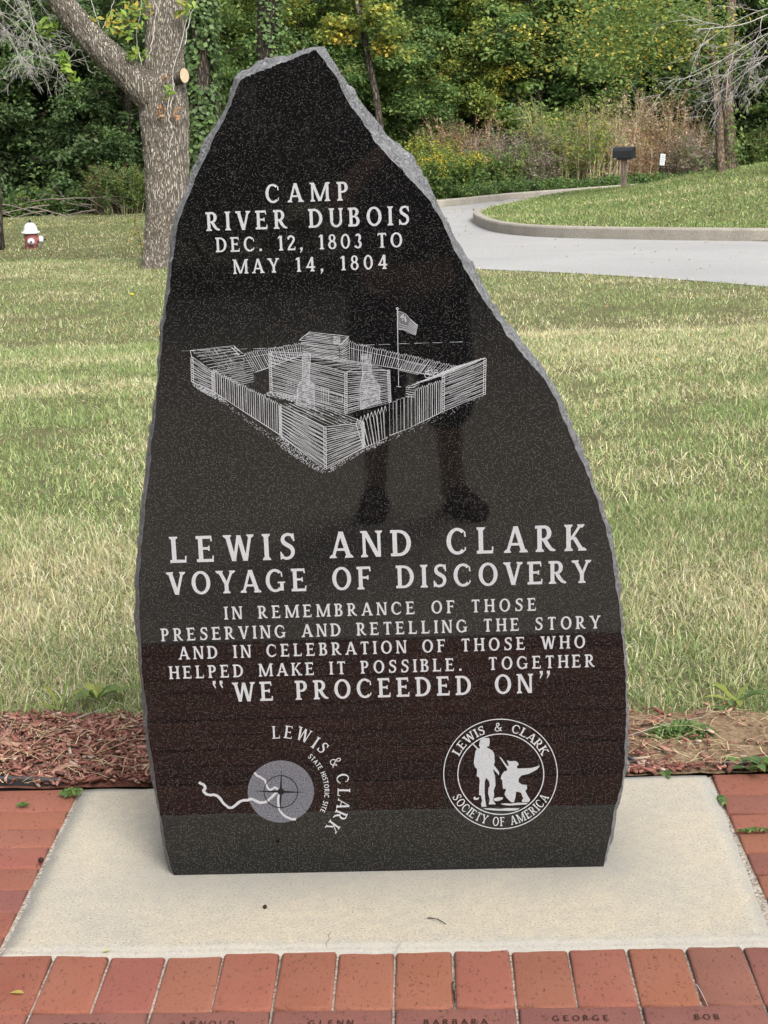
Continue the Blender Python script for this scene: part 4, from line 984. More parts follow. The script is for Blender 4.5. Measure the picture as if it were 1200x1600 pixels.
# (column px, depth, mesh, scale, label)
woods = [
 (18, 45, T_dark, 1.0, 'dense dark tree behind the hydrant at the far left edge of the woods'),
 (120, 47, T_dark2, 1.05, 'dense dark tree between the hydrant and the big forked trunk'),
 (205, 45, T_dark, .72, 'low dark tree just left of the big forked trunk, above the yellow flowered weeds'),
 (70, 51, T_dark2, 1.25, 'taller dark tree in the second row of woods behind the hydrant'),
 (290, 50, T_green, .95, 'green tree filling the gap between the forked trunk and the ivy covered trunk'),
 (385, 55, T_lime, 1.0, 'yellow green tree glowing between the two trunks left of the stone tip'),
 (470, 54, T_lime, .95, 'light green tree rising straight behind the tip of the black stone'),
 (560, 49, T_green, .9, 'leafy green tree just right of the tip of the black stone'),
 (640, 46, T_green2, .86, 'bright green bushy young tree above the yellow goldenrod'),
 (702, 50, T_green, .86, 'green tree between the bright bushy young tree and the yellow leaved one'),
 (772, 52, T_yell, 1.0, 'slender yellow leaved tree with a bare lower trunk in the middle of the woods'),
 (742, 47, T_yell, .8, 'thin half bare yellowing tree with a visible grey trunk above the dry brush'),
 (850, 49, T_green2, 1.25, 'broad green tree above the tallest yellow green shrub'),
 (925, 51, T_green, 1.0, 'green tree standing behind the mailbox'),
 (1010, 52, T_green2, 1.4, 'green tree behind the small white sign'),
 (1085, 50, T_dark2, .95, 'dark green tree behind the twin trunks on the raised island'),
 (1190, 48, T_dark, .85, 'dark tree at the far right edge of the woods'),
]
for i, (px, z, ms, s_, lb) in enumerate(woods):
    if px > 540: z += 7; s_ *= 1.12
    put_tree(ms, place(px, z), i*1.7, lb, 'tree', 'trees along the edge of the woods', 'woodland_tree', s_)
for i in range(24):
    px = -740+i*112+(i*37) % 50
    if -60 < px < 170: continue
    z = 68+(i*13) % 9
    put_tree((T_tall, T_tall2)[i % 2], place(px, z), i*2.1, 'tall tree deep in the woods, part of the back row of foliage', 'tree', 'tall trees in the back row of the woods', 'woodland_tree', .95+.02*(i % 5))
for i in range(7):
    put_tree((T_dark2, T_green, T_dark)[i % 3], place(-95-i*125, 44+(i*5) % 7), i*2.3, 'dark tree at the wood edge beyond the left side of the picture', 'tree', 'trees continuing the wood edge past the left side', 'woodland_tree', .95+.04*(i % 3))
for i in range(5):
    put_tree((T_green, T_dark2)[i % 2], place(1310+i*130, 52+(i*5) % 7), i*2.3, 'green tree at the wood edge beyond the right side of the picture', 'tree', 'trees continuing the wood edge past the right side', 'woodland_tree', 1.+.04*(i % 3))
# yellow leaves hanging high right of the stone tip
put_tree(tree_meshes(31, 9., .11, 3.9, 1.3, 12, YELL+LIME, LIME, .5, .14, 30), place(604, 42), .4, 'yellow leaved tree whose drooping clusters hang right of the stone tip', 'tree', 'trees along the edge of the woods', 'yellow_tree')
# ivy covered trunk and its neighbour
def ivy_trunk(px, z, rad, H, lean, label, ivy, seed):
    r = np.random.default_rng(seed); e = empty('ivy_covered_trunk' if ivy else 'bare_trunk', place(px, z), 0, label, 'tree', 'trees along the edge of the woods')
    mb = MB(); pts, _ = branch_pts((0, 0, -.3), (lean, 0, 1), H, 16, .02, 0, r); mb.tube(pts, np.linspace(rad*1.25, rad*.8, 17), 14); mb.build('trunk', M['bark2'], e, True)
    n = ivy; t = r.random(n); k = np.minimum((t*16).astype(int), 15); base = pts[k]+(pts[k+1]-pts[k])*((t*16) % 1)[:, None]
    an = r.uniform(0, 6.28, n); cl = fbm(an*.8, t*9, seed, 3); ok = cl > .42; rr = rad*1.1+np.abs(r.normal(0, .16, n))
    P = base+np.c_[np.cos(an)*rr, np.sin(an)*rr, r.normal(0, .05, n)]; N = np.c_[np.cos(an), np.sin(an), np.full(n, .5)]+r.normal(0, .35, (n, 3))
    link('ivy', leaf_mesh('ivy', P[ok], N[ok], r.uniform(.07, .15, ok.sum()), .8, pal(GREEN+DARK, ok.sum())), M['leaf'], e)
    return e
ivy_trunk(328, 37, .20, 8, -.035, 'leaning tree trunk wrapped in green ivy left of the stone', 9000, 3)
ivy_trunk(424, 43, .29, 9, .02, 'thick dark trunk standing behind the left shoulder of the black stone', 3500, 4)
ivy_trunk(345, 47, .13, 9, .02, 'thin pale trunk right of the ivy wrapped trunk', 900, 5)

# --- shrubs and brush along the road
def shrub_meshes(seed, H, R, ns, leaf_pal, stem_pal, lper=26, lsize=.09, up=.8, top=None, ntop=0, spread=1.):
    r = np.random.default_rng(seed); V = []; Fs = []; Cc = []; LP = []; LN = []; LC = []; SZ = []
    sp_ = np.array(stem_pal); lp_ = np.array(leaf_pal)
    for i in range(ns):
        a = r.uniform(0, 6.28); q = R*.75*math.sqrt(r.random()); p0 = (q*math.cos(a), q*math.sin(a), -.05)
        h = H*r.uniform(.55, 1.05)*(1-.25*(q/R)**2)
        pts, d = branch_pts(p0, (math.cos(a)*.28*spread*r.random(), math.sin(a)*.28*spread*r.random(), 1), h, 6, .07, .0, r)
        c = sp_[r.integers(0, len(sp_))]*r.uniform(.7, 1.2)
        segs = [(pts, .012)]
        for b in range(5):
            k = r.integers(2, 6); sb, _ = branch_pts(pts[k], d+r.normal(0, .75, 3), h*r.uniform(.15, .38), 3, .14, -.03, r); segs.append((sb, .006))
        for sg, w0 in segs:
            mb = MB(); mb.tube(sg, np.linspace(w0, w0*.35, len(sg)), 3, False); n = len(V)
            V += mb.v; Fs += [tuple(j+n for j in f) for f in mb.f]; Cc += [c]*len(mb.v)
            m = r.poisson(lper/ (1. if w0 > .01 else 2.2)); t = r.random(m)**.7*(len(sg)-1.01); k = t.astype(int); P = sg[k]+(sg[k+1]-sg[k])*(t-k)[:, None]+r.normal(0, .055, (m, 3))
            LP.append(P); LN.append(r.normal(0, .6, (m, 3))+np.array([0, 0, up])); cc = lp_[r.integers(0, len(lp_))]; LC.append(cc*r.uniform(.7, 1.3, (m, 1))*np.ones((1, 3))); SZ.append(lsize*r.uniform(.5, 1.3, m))
        if top is not None:
            tp_ = np.array(top); m = ntop; P = pts[-1]+r.normal(0, 1, (m, 3))*np.array([.07, .07, .06]); LP.append(P); LN.append(r.normal(0, .5, (m, 3))+np.array([0, 0, 1])); LC.append(tp_[r.integers(0, len(tp_), m)]*r.uniform(.8, 1.2, (m, 1))); SZ.append(np.full(m, .05))
    st = np_mesh('stem', np.array(V), np.array(Fs), np.array(Cc)); LP = np.vstack(LP); LP[:, 2] = np.maximum(LP[:, 2], .02)
    return st, leaf_mesh('foliage', LP, np.vstack(LN), np.concatenate(SZ), .55, np.vstack(LC))
S_green = shrub_meshes(41, 1.7, 1.1, 60, GREEN+LIME[:2], DRY, 44, .10)
S_lime = shrub_meshes(42, 2.9, 1.5, 75, LIME+YELL[1:3]+GREEN[:1], DRY+MAUVE, 30, .10)
S_rust = shrub_meshes(43, 2.2, 1.1, 70, RUST+DRY[:2], DRY, 30, .075)
S_dry = shrub_meshes(44, 2.4, 1.2, 80, DRY+RUST[2:3]+LIME[:1], DRY, 20, .075)
S_mauve = shrub_meshes(45, 1.9, 1.3, 90, MAUVE+GREEN[:1], MAUVE, 26, .075)
S_gold = shrub_meshes(46, 1.35, .9, 70, GREEN+LIME[:1], GREEN, 40, .10, .8, [(.75, .52, .04), (.80, .58, .06)], 16)
S_limy = shrub_meshes(47, 1.6, .9, 60, LIME+[(.30, .32, .05)], GREEN, 40, .09, .8, [(.62, .60, .08)], 18)
S_low = shrub_meshes(48, .75, 1.3, 90, GREEN+DARK[:2]+LIME[:1], GREEN, 34, .11, .6, spread=2.4)
shr = [
 (672, 45.5, S_limy, 1.0, 'lime green weed clump beside the edge of the stone, left of the goldenrod', 'shrub'),
 (664, 42.5, S_gold, .9, 'goldenrod clump with yellow flower heads beside the right edge of the stone', 'shrub'),
 (712, 43, S_gold, .95, 'goldenrod clump with orange yellow flowers left of the grey brush', 'shrub'),
 (722, 46.5, S_rust, 1.05, 'rust brown dried weed thicket behind the goldenrod', 'shrub'),
 (690, 48, S_dry, .9, 'pale dry stalks standing behind the lime green weeds', 'shrub'),
 (775, 44, S_green, .8, 'dark green low shrub between the goldenrod and the mauve brush', 'shrub'),
 (812, 44.5, S_mauve, 1.05, 'mauve grey twiggy brush left of the tall yellow green shrub', 'shrub'),
 (835, 46, S_mauve, 1.0, 'greyish twig thicket directly behind the mauve brush', 'shrub'),
 (880, 45, S_lime, .92, 'tall yellow green shrub with pale stems in the middle of the roadside brush', 'shrub'),
 (912, 47, S_lime, .78, 'yellow leaved shrub right behind the tall yellow green one', 'shrub'),
 (937, 46, S_dry, .9, 'tan dry brush left of the mailbox', 'shrub'),
 (985, 47, S_rust, .9, 'rusty brush behind the mailbox', 'shrub'),
 (1015, 48, S_dry, 1.25, 'tall bleached stalks right of the mailbox', 'shrub'),
 (1052, 48, S_rust, 1.0, 'reddish brown brush right of the small white sign', 'shrub'),
 (1078, 47, S_mauve, .95, 'olive brown brush left of the twin trunks', 'shrub'),
 (1100, 49, S_lime, .62, 'pale green shrub just left of the twin trunks', 'shrub'),
 (1165, 46.5, S_green, .95, 'fresh green shrub right of the twin trunks', 'shrub'),
 (1200, 46, S_green, 1.1, 'green shrub cut by the right edge of the picture', 'shrub'),
 (178, 43, S_rust, .62, 'rusty brown shrub among the dark trees left of the forked trunk', 'shrub'),
 (190, 42.5, S_green, .85, 'green shrub beside the forked trunk at the lawn edge', 'shrub'),
 (222, 43, S_gold, .75, 'yellow flecked weed clump touching the left side of the forked trunk', 'shrub'),
 (110, 44, S_low, 1.0, 'low dark undergrowth clump behind the pile of fallen branches', 'undergrowth'),
 (35, 44, S_low, 1.1, 'low undergrowth clump behind the hydrant', 'undergrowth'),
 (320, 43, S_green, .9, 'green shrub at the foot of the ivy wrapped trunk', 'shrub'),
]
for i, (px, z, ms, s_, lb, ct) in enumerate(shr):
    if px > 600: z += 4.2+1.8*(px-600)/600; s_ *= 1.12
    e = put_tree(ms, place(px, z), i*1.3, lb, ct, 'brush along the road' if px > 600 else 'undergrowth under the dark trees', 'roadside_shrub' if px > 600 else 'undergrowth_shrub', s_, 'stem', 'stem', 'foliage')
lowpx = [(740, 42.2), (795, 42.6), (845, 43), (900, 43.4), (950, 44), (1005, 45), (1045, 45.5), (1085, 45.5), (1125, 45.8), (640, 42.3), (1165, 45.2)]
for i, (px, z) in enumerate(lowpx):
    put_tree(S_low, place(px, z+4.0+1.8*(px-600)/600), i*2.2, 'low green weeds at the foot of the roadside brush, one of a continuous row', 'weeds', 'low weeds at the foot of the brush', 'weed_clump', .62+.05*(i % 3), 'stem', 'stem', 'foliage')
# pile of fallen branches
def twig_tree(mb, p, d, L, w0, depth, r, droop=.05, wob=.12, nb=(3, 6)):
    pts, dd = branch_pts(p, d, L, 8, wob, droop, r); mb.tube(pts, np.linspace(w0, w0*.35, 9), 4 if w0 < .02 else 6, False)
    if depth == 0: return
    for i in range(r.integers(*nb)):
        k = r.integers(2, 9); v = pts[min(k, 8)]-pts[min(k, 8)-1]; v = v/np.linalg.norm(v)
        twig_tree(mb, pts[min(k, 8)], v+r.normal(0, .55, 3), L*r.uniform(.3, .6), max(.003, w0*.5), depth-1, r, droop, wob, nb)
for i, (px, z, lb) in enumerate([(30, 41.5, 'grey fallen branch lying right behind the hydrant'), (95, 42, 'grey fallen branch with twigs in the middle of the brush pile'), (140, 42.5, 'grey fallen branch nearest the forked trunk in the brush pile'), (60, 43, 'fallen branch half buried at the back of the brush pile')]):
    r = np.random.default_rng(90+i); mb = MB()
    for k in range(3): twig_tree(mb, (r.uniform(-1, 1), r.uniform(-.3, .3), .15+.15*k), (r.choice([-1, 1]), r.uniform(-.3, .3), .02), 2.2, .018, 2, r, .05, .12, (3, 5))
    o = mb.build('fallen_branch', M['deadtwig']); o.location = place(px, z); tag(o, lb, 'branch', 'fallen branches at the wood edge')

# --- the big forked tree at the left
def big_tree():
    Z = 21.0; base = place(263, Z); e = empty('forked_tree', base, 0, 'big tree with furrowed grey bark forking left of the black stone', 'tree')
    def W(px, py, dz=0): return CAM+ray(px, py)*(Z+dz)-base
    s_ = Z/F
    r = np.random.default_rng(77)
    def limb(name, pts, rad, na, nl, seed, mat='bark', amp=.02, flare=None):
        pts = np.array(pts, float); C = spline(np.c_[pts, rad], nl); P = C[:, :3]; R_ = C[:, 3]
        T = np.gradient(P, axis=0); T /= np.linalg.norm(T, axis=1)[:, None]; L = np.r_[0, np.cumsum(np.linalg.norm(np.diff(P, axis=0), axis=1))]
        A = np.linspace(0, 2*math.pi, na, endpoint=False); V = []; u = np.array([1., 0, 0])
        for i in range(nl):
            u = u-T[i]*(u@T[i]); u /= np.linalg.norm(u); v = np.cross(T[i], u)
            ca, sa = np.cos(A), np.sin(A)
            big = 1+.10*(fbm(ca*1.3+5, sa*1.3+L[i]*.9, seed, 3)-.5)*2
            wig = fbm(A*3+5+np.sin(L[i]*6)*.15, 0*A+L[i]*3.0, seed+3, 2)
            fur = np.abs(noise2(A*R_[i]*34+wig*2.2, 0*A+L[i]*5.5, seed+9)-.5)*2
            fur2 = np.abs(noise2(A*R_[i]*75+wig*3, 0*A+L[i]*11, seed+12)-.5)*2
            rr = R_[i]*big+amp*(np.minimum(fur, .6)-.3)+amp*.4*(fur2-.4)
            if flare is not None: rr = rr*(1+flare*math.exp(-L[i]/.35)*(1+.5*np.sin(A*5+1)))
            V.append(P[i]+np.outer(ca*rr, u)+np.outer(sa*rr, v))
        V = np.vstack(V); id_ = np.arange(na*nl).reshape(nl, na); nx_ = np.roll(id_, -1, 1)
        q = np.stack([id_[:-1], nx_[:-1], nx_[1:], id_[1:]], -1).reshape(-1, 4)
        return link(name, np_mesh(name, V, q), M[mat], e, True)
    limb('trunk', [W(263, 432), W(262, 400), W(262, 330), W(260, 260), W(257, 205), W(256, 165), W(257, 120), W(257, 60), W(258, 0), W(260, -80), W(262, -190), W(266, -330)],
         [s_*38, s_*34, s_*32.5, s_*33.5, s_*36, s_*37, s_*31, s_*29, s_*30, s_*29, s_*25, s_*18], 190, 420, 5, amp=.028, flare=.22)
    limb('left_limb', [W(258, 178, .05), W(236, 150, -.1), W(205, 120, -.2), W(170, 88, -.3), W(132, 48, -.4), W(95, -2, -.5), W(62, -60, -.6), W(30, -140, -.7), W(0, -240, -.8)],
         [s_*26, s_*27, s_*24, s_*22, s_*20, s_*18.5, s_*17, s_*14, s_*9], 130, 240, 15, amp=.026)
    # sawn stub facing the camera on the right
    mb = MB(); c = W(288, 118, -.36); ax = np.array((.50, -.80, .10)); ax /= np.linalg.norm(ax); pts = [c-ax*.30, c-ax*.1, c]; mb.tube(pts, [.095, .085, .078], 20, False); mb.build('stub_collar', M['bark'], e, True)
    mb = MB(); u = np.cross(ax, (0, 0, 1)); u /= np.linalg.norm(u); v = np.cross(u, ax); A = np.linspace(0, 6.283, 29)[:-1]
    mb.add([c+ax*.004+.074*(math.cos(a)*u*.85+math.sin(a)*v*1.25) for a in A], [tuple(range(28))[::-1]]); mb.build('sawn_face', M['cutwood'], e)
    # thin shoots and dry vine
    mb = MB()
    for q in ([(266, 170), (272, 140), (270, 115), (276, 90), (290, 40), (302, 0)], [(268, 200), (262, 172), (270, 128)], [(290, 70), (296, 30), (308, 2)], [(222, 105), (214, 60), (222, 0)], [(160, 45), (172, 22), (180, -6)], [(156, 42), (148, 20), (140, -8)], [(122, 78), (108, 92), (100, 104)], [(128, 80), (140, 110), (155, 113)], [(270, 205), (262, 250)], [(232, 95), (240, 50), (246, 10)]):
        mb = MB(); P = spline([W(a, b, -.42 if a > 225 else -.2) for a, b in q], 16)+r.normal(0, .006, (16, 3)); mb.tube(P, np.linspace(.007, .004, 16), 5, False); mb.build('dry_shoot', M['twig'], e)
    def sprig(pxs, pal_, n, spread, sz, name='leaf_sprig', dz=-.45):
        P = []; N = []; Cc = []
        for px, py in pxs:
            c = W(px, py, dz); m = n; P.append(c+r.normal(0, spread, (m, 3))); N.append(r.normal(0, .5, (m, 3))+np.array([0, -.6, .5])); Cc.append(pal(pal_, m))
        P = np.vstack(P); link(name, leaf_mesh(name, P, np.vstack(N), sz*r.uniform(.6, 1.3, len(P)), .45, np.vstack(Cc)), M['leaf'], e)
    LB = [(.19, .30, .05), (.16, .26, .045), (.26, .33, .07)]
    sprig([(70, 38), (78, 46), (66, 44)], LB, 14, .045, .13)
    sprig([(98, 98), (104, 108), (110, 118), (98, 90)], LB, 12, .045, .12)
    sprig([(200, 10), (212, 18), (190, 30), (206, 35), (222, 12), (196, 48), (180, 34)], LB+YELL, 14, .07, .11)
    sprig([(204, 86), (209, 82)], LB, 10, .035, .12); sprig([(228, 84)], LB, 8, .03, .10)
    [sprig([q], YELL, 10, .05, .10) for q in ((176, 46), (150, 32))]; sprig([(284, 22), (286, 10)], LB+YELL, 8, .04, .11); sprig([(300, 8)], LB, 7, .04, .10); sprig([(264, 138), (262, 145)], LB, 8, .03, .09)
    for q in ([(250, 175), (247, 182), (252, 168)], [(275, 172), (274, 182)], [(258, 122)], [(266, 148)]): sprig(q, [(.36, .20, .10), (.30, .16, .08), (.42, .27, .15)], 6, .028, .075, 'dry_leaf_cluster', -.40)
    for i, (px, py) in enumerate(((238, 345), (246, 370), (243, 385), (250, 400))): pass
    tm = tree_meshes(78, 7., .12, .5, 3.8, 26, GREEN+LIME, YELL, .2, .13, 26, .55)
    cr = link('crown', tm[1], M['leaf'], e); cr.location = W(262, -640)
    # roots of the flare: pale bark litter
    return e
big_tree()
# small sapling by the trunk
def sapling():
    e = empty('sapling', place(228, 21.6), 0, 'thin yellow leaved sapling growing at the left foot of the forked tree', 'sapling'); r = np.random.default_rng(5); mb = MB()
    p, d = branch_pts((0, 0, -.02), (-.12, 0, 1), .62, 7, .08, 0, r); mb.tube(p, np.linspace(.007, .003, 8), 5, False)
    mb.build('stem', M['bark3'], e); P = p[r.integers(2, 8, 40)]+r.normal(0, .06, (40, 3)); link('foliage', leaf_mesh('foliage', P, r.normal(0, .5, (40, 3))+np.array([0, 0, .7]), r.uniform(.04, .10, 40), .45, pal(LIME+YELL, 40)), M['leaf'], e)
sapling()
# pale bare twigs: the tree at the left edge and the one beyond the right edge
def bare_tree(px, z, base, trunk_r, specs, label, seed, H=6.):
    e = empty('bare_tree', base, 0, label, 'tree'); r = np.random.default_rng(seed); mb = MB()
    tp, _ = branch_pts((0, 0, -.2), (0, 0, 1), H, 10, .03, 0, r); mb.tube(tp, np.linspace(trunk_r*1.3, trunk_r*.5, 11), 14); mb.build('trunk', M['bark2'], e, True)
    mb = MB()
    for (ax, ay, bx_, by_, w0, dz) in specs:
        a = CAM+ray(ax, ay)*(z+dz)-base; b = CAM+ray(bx_, by_)*(z+dz*.3)-base
        j = int(np.argmin(np.abs(tp[:, 2]-a[2])))
        mb.tube([tp[j], (tp[j]+a)/2+np.array([0, 0, .1]), a], [w0*1.5, w0*1.2, w0], 6, False)
        twig_tree(mb, a, b-a, np.linalg.norm(b-a), w0, 3, r, .035, .09, (3, 6))
    mb.build('bare_twigs', M['twig'], e); return e
bare_tree(-14, 26.3, place(-17, 26.3), .20, [(-30, 0, 60, 50, .010, -1), (-30, -30, 95, 50, .011, .4), (-20, 20, 50, 90, .008, -.5), (-10, -50, 110, 30, .010, .8), (-25, 5, 80, 85, .008, .6), (-20, -40, 60, 10, .009, 0), (20, -50, 115, 80, .008, .3)],
          'tree at the left picture edge whose pale bare twigs droop over the dark woods', 21)
def right_pair():
    z = 37.; r = np.random.default_rng(8)
    base = on_island(1128, z); e = empty('twin_trunk_tree', base, 0, 'brown barked tree with two close trunks on the raised grass island', 'tree'); s_ = z/F
    Wp = lambda px, py, dz=0: CAM+ray(px, py)*(z+dz)-base
    mb = MB(); mb.tube(spline([Wp(1129, 284), Wp(1127, 262), Wp(1125, 225), Wp(1124, 185), Wp(1122, 168), Wp(1118, 130), Wp(1112, 60), Wp(1100, -60)], 30)+r.normal(0, .004, (30, 3)), np.linspace(s_*7.2, s_*4.6, 30)*np.r_[1.35, 1.15, np.ones(28)], 16); mb.build('trunk', M['bark3'], e, True)
    mb = MB(); mb.tube(spline([Wp(1142, 276, .6), Wp(1139, 240, .6), Wp(1138, 190, .6), Wp(1137, 140, .6), Wp(1140, 60, .6), Wp(1146, -60, .6)], 30)+r.normal(0, .006, (30, 3)), np.linspace(s_*10.5, s_*7, 30), 16); mb.build('trunk', M['bark3'], e, True)
    mb = MB()
    for q in ([(1124, 180), (1114, 160), (1108, 140), (1095, 100), (1080, 60)], [(1122, 170), (1135, 150), (1152, 130), (1165, 90)], [(1116, 120), (1080, 95), (1030, 75), (980, 60)], [(1114, 90), (1060, 50), (1000, 20), (930, 10)], [(1138, 110), (1160, 80), (1190, 40)], [(1112, 60), (1060, 20), (1000, -20)]):
        mb.tube(spline([Wp(a, b, -.1) for a, b in q], 14), np.linspace(.05, .012, 14), 6, False)
    mb.build('limb', M['bark2'], e, True)
    P = []; N = []; Cc = []
    for i in range(330):
        px = r.normal(1020, 72); py = r.normal(52, 48)
        if px > 1160 or py > 150-.12*abs(px-960): continue
        c = Wp(px, py, r.normal(-.3, 1.2)); m = 34; P.append(c+r.normal(0, 1, (m, 3))*np.array([.34, .34, .15])); N.append(r.normal(0, .4, (m, 3))+np.array([0, 0, .8])); k = r.random(); Cc.append(pal(LIME+GREEN if k < .85 else YELL, m))
    for (px, py) in [(1150, 225), (1152, 235), (1135, 262), (1145, 205), (1112, 262), (1152, 180)]:
        c = Wp(px, py, .2); m = 30; P.append(c+r.normal(0, .13, (m, 3))); N.append(r.normal(0, .5, (m, 3))+np.array([0, -.3, .6])); Cc.append(pal(GREEN+LIME, m))
    P = np.vstack(P); link('crown', leaf_mesh('crown', P, np.vstack(N), .11*r.uniform(.6, 1.25, len(P)), .6, np.vstack(Cc)), M['leaf'], e)
right_pair()
bz = 33.; bb = on_island(1262, bz)
bare_tree(1262, bz, bb, .16, [(1250, 5, 1070, 75, .015, 0), (1245, 30, 1085, 105, .014, .5), (1250, 60, 1120, 130, .011, -.5), (1240, 0, 1100, 20, .012, .8), (1245, 90, 1150, 135, .009, 0), (1235, 40, 1120, 95, .011, -1), (1250, 20, 1150, 60, .010, -1.2), (1230, 70, 1110, 120, .009, .4)],
          'leafless tree past the right edge sending pale grey twigs across the twin trunks', 22)

# ------------------------------------------------------------------ hydrant, mailbox, sign
def hydrant():
    p = place(50, 26.4); e = empty('fire_hydrant', p+np.array([0, 0, -.10]), 0, 'faded red fire hydrant with a white bonnet and caps on the lawn', 'hydrant'); e.scale = (.95, .95, .84)
    mb = MB(); mb.lathe([(.13, -.10), (.13, -.02), (.105, .0), (.102, .06), (.115, .10), (.115, .36), (.112, .39), (.125, .40), (.125, .415)], 32); mb.build('barrel', M['redp'], e, True)
    mb = MB(); mb.lathe([(.155, .415), (.162, .42), (.162, .445), (.150, .452), (.122, .458), (.118, .50), (.106, .55), (.080, .595), (.045, .62), (.038, .625)], 32); b_ = mb.build('bonnet', M['white'], e, True)
    mb = MB(); mb.lathe([(.030, .622), (.030, .64), (.022, .642), (.021, .672), (.012, .676)], 5); mb.build('operating_nut', M['blackp'], b_)
    def noz(name, az, z, R_, L, cr_):
        a = math.radians(az); d = Vector((math.cos(a), math.sin(a), 0)); Mx = Matrix.Translation(Vector((0, 0, z))) @ d.to_track_quat('Z', 'Y').to_matrix().to_4x4()
        mb = MB(); mb.lathe([(R_*1.12, .09), (R_*1.12, .125), (R_, .13), (R_, L)], 24, Mx); nz = mb.build(name, M['redp'], e, True)
        mb = MB(); mb.lathe([(cr_, L-.012), (cr_*1.04, L), (cr_*1.04, L+.035), (cr_*.85, L+.05), (cr_*.5, L+.06), (cr_*.28, L+.062)], 24, Mx); cp = mb.build('cap', M['white'], nz, True)
        mb = MB(); mb.lathe([(.020, L+.058), (.019, L+.095), (.010, L+.098)], 5, Mx); mb.build('cap_nut', M['blackp'], cp)
    noz('hose_nozzle', -78, .27, .050, .155, .060); noz('hose_nozzle', 8, .29, .055, .150, .068)
    mb = MB(); P = spline([(.035, -.215, .24), (.05, -.21, .19), (.08, -.17, .15), (.10, -.12, .17), (.115, -.06, .22)], 18); mb.tube(P, .006, 5)
    P = spline([(.21, .0, .24), (.20, -.03, .17), (.16, -.06, .14), (.13, -.05, .2)], 18); mb.tube(P, .007, 5); mb.build('cap_chain', M['blackp'], e)
hydrant()
def mailbox():
    z = 43.; p = on_island(975, z); e = empty('mailbox', p, -.42, 'black rural mailbox on a weathered wooden post beside the road', 'mailbox'); s_ = z/F
    H = 64*s_; Lx, Wd, Hb = .55, .30, .20
    mb = MB(); mb.box((0, 0, (H-.34)/2-.15), (.13, .13, H-.34+.3)); mb.build('post', M['post'], e, bevel=.008)
    mb = MB(); mb.box((0, 0, H-.345), (.36, .20, .05)); mb.build('bracket', M['blackp'], e, bevel=.004)
    z0 = H-.32; prof = [(-Wd/2, z0), (Wd/2, z0), (Wd/2, z0+Hb-.02)]+[(Wd/2*math.cos(a), z0+Hb-.02+Wd*.36*math.sin(a)) for a in np.linspace(.15, math.pi-.15, 14)]+[(-Wd/2, z0+Hb-.02)]
    n = len(prof); mb = MB(); mb.add([(x, a, b) for x in (-Lx/2, Lx/2-.03) for a, b in prof], [tuple(range(n)), tuple(range(n, 2*n))[::-1]]+[(i, i+n, (i+1) % n+n, (i+1) % n) for i in range(n)]); mb.build('box', M['blackp'], e, False)
    q = [(a*1.05, z0-.012+(b-z0)*1.05) for a, b in prof]; mb = MB(); mb.add([(x, a, b) for x in (Lx/2-.045, Lx/2) for a, b in q], [tuple(range(n)), tuple(range(n, 2*n))[::-1]]+[(i, i+n, (i+1) % n+n, (i+1) % n) for i in range(n)]); dr = mb.build('door', M['blackp'], e)
    mb = MB(); mb.box((Lx/2+.012, 0, z0+Hb+.02), (.03, .05, .03)); mb.box((Lx/2+.004, 0, z0+.07), (.008, .22, .012)); mb.build('latch', M['blackp'], dr, bevel=.003)
    mb = MB(); mb.box((.1, -Wd/2-.008, z0+.12), (.16, .008, .02)); mb.box((.17, -Wd/2-.008, z0+.15), (.035, .008, .06)); mb.build('flag', M['blackp'], e)
mailbox()
def sign():
    z = 44.; c = CAM+ray(1036, 249)*z; b = on_island(1035, z); e = empty('marker_sign', b, -.3, 'small white sign plate on a thin post among the brush', 'sign'); h = c[2]-b[2]
    mb = MB(); mb.box((0, .014, h/2-.1), (.022, .012, h+.30)); mb.build('post', M['blackp'], e)
    R_ = Matrix.Rotation(.10, 3, 'Y'); mb = MB(); mb.box((0, 0, h), (.135, .006, .31), R_); pl = mb.build('panel', M['white'], e)
    mb = MB()
    for k, wd in enumerate((.07, .08, .05, .085, .06)): mb.box(np.array(R_)@np.array((0, -.0045, .10-.047*k))+np.array((0, 0, h)), (wd, .002, .012), R_)
    mb.build('faint_print', M['signink'], pl)
sign()
#@@PART4
# ------------------------------------------------------------------ small things on the bed, pad, bricks and lawn
def flat_pt(px, py, z=0.):
    d = ray(px, py); k = (z-CAM[2])/d[2]; return CAM+d*k
def edging(x0, x1, y, h, label):
    mb = MB(); n = 14; xs_ = np.linspace(x0, x1, n); V = []
    for i, x in enumerate(xs_):
        yy = y+.004*math.sin(i*.7); zt = h+.003*math.sin(i*1.3)
        V += [(x, yy-.005, -.05), (x, yy-.005, zt-.004), (x, yy-.002, zt), (x, yy+.003, zt), (x, yy+.006, zt-.004), (x, yy+.006, -.05)]
    Fs = [(i*6+k, i*6+k+1, (i+1)*6+k+1, (i+1)*6+k) for i in range(n-1) for k in range(5)]+[tuple(range(6)), tuple(range((n-1)*6, n*6))[::-1]]
    mb.add(V, Fs); tag(mb.build('plastic_edging', M['plastic']), label, 'garden edging', 'black edging strips behind the bricks')
edging(-1.6, -.742, .468, .013, 'long black plastic edging strip between the left bricks and the red mulch')
edging(.735, .79, .470, .012, 'short black plastic edging stub at the corner of the right bricks')
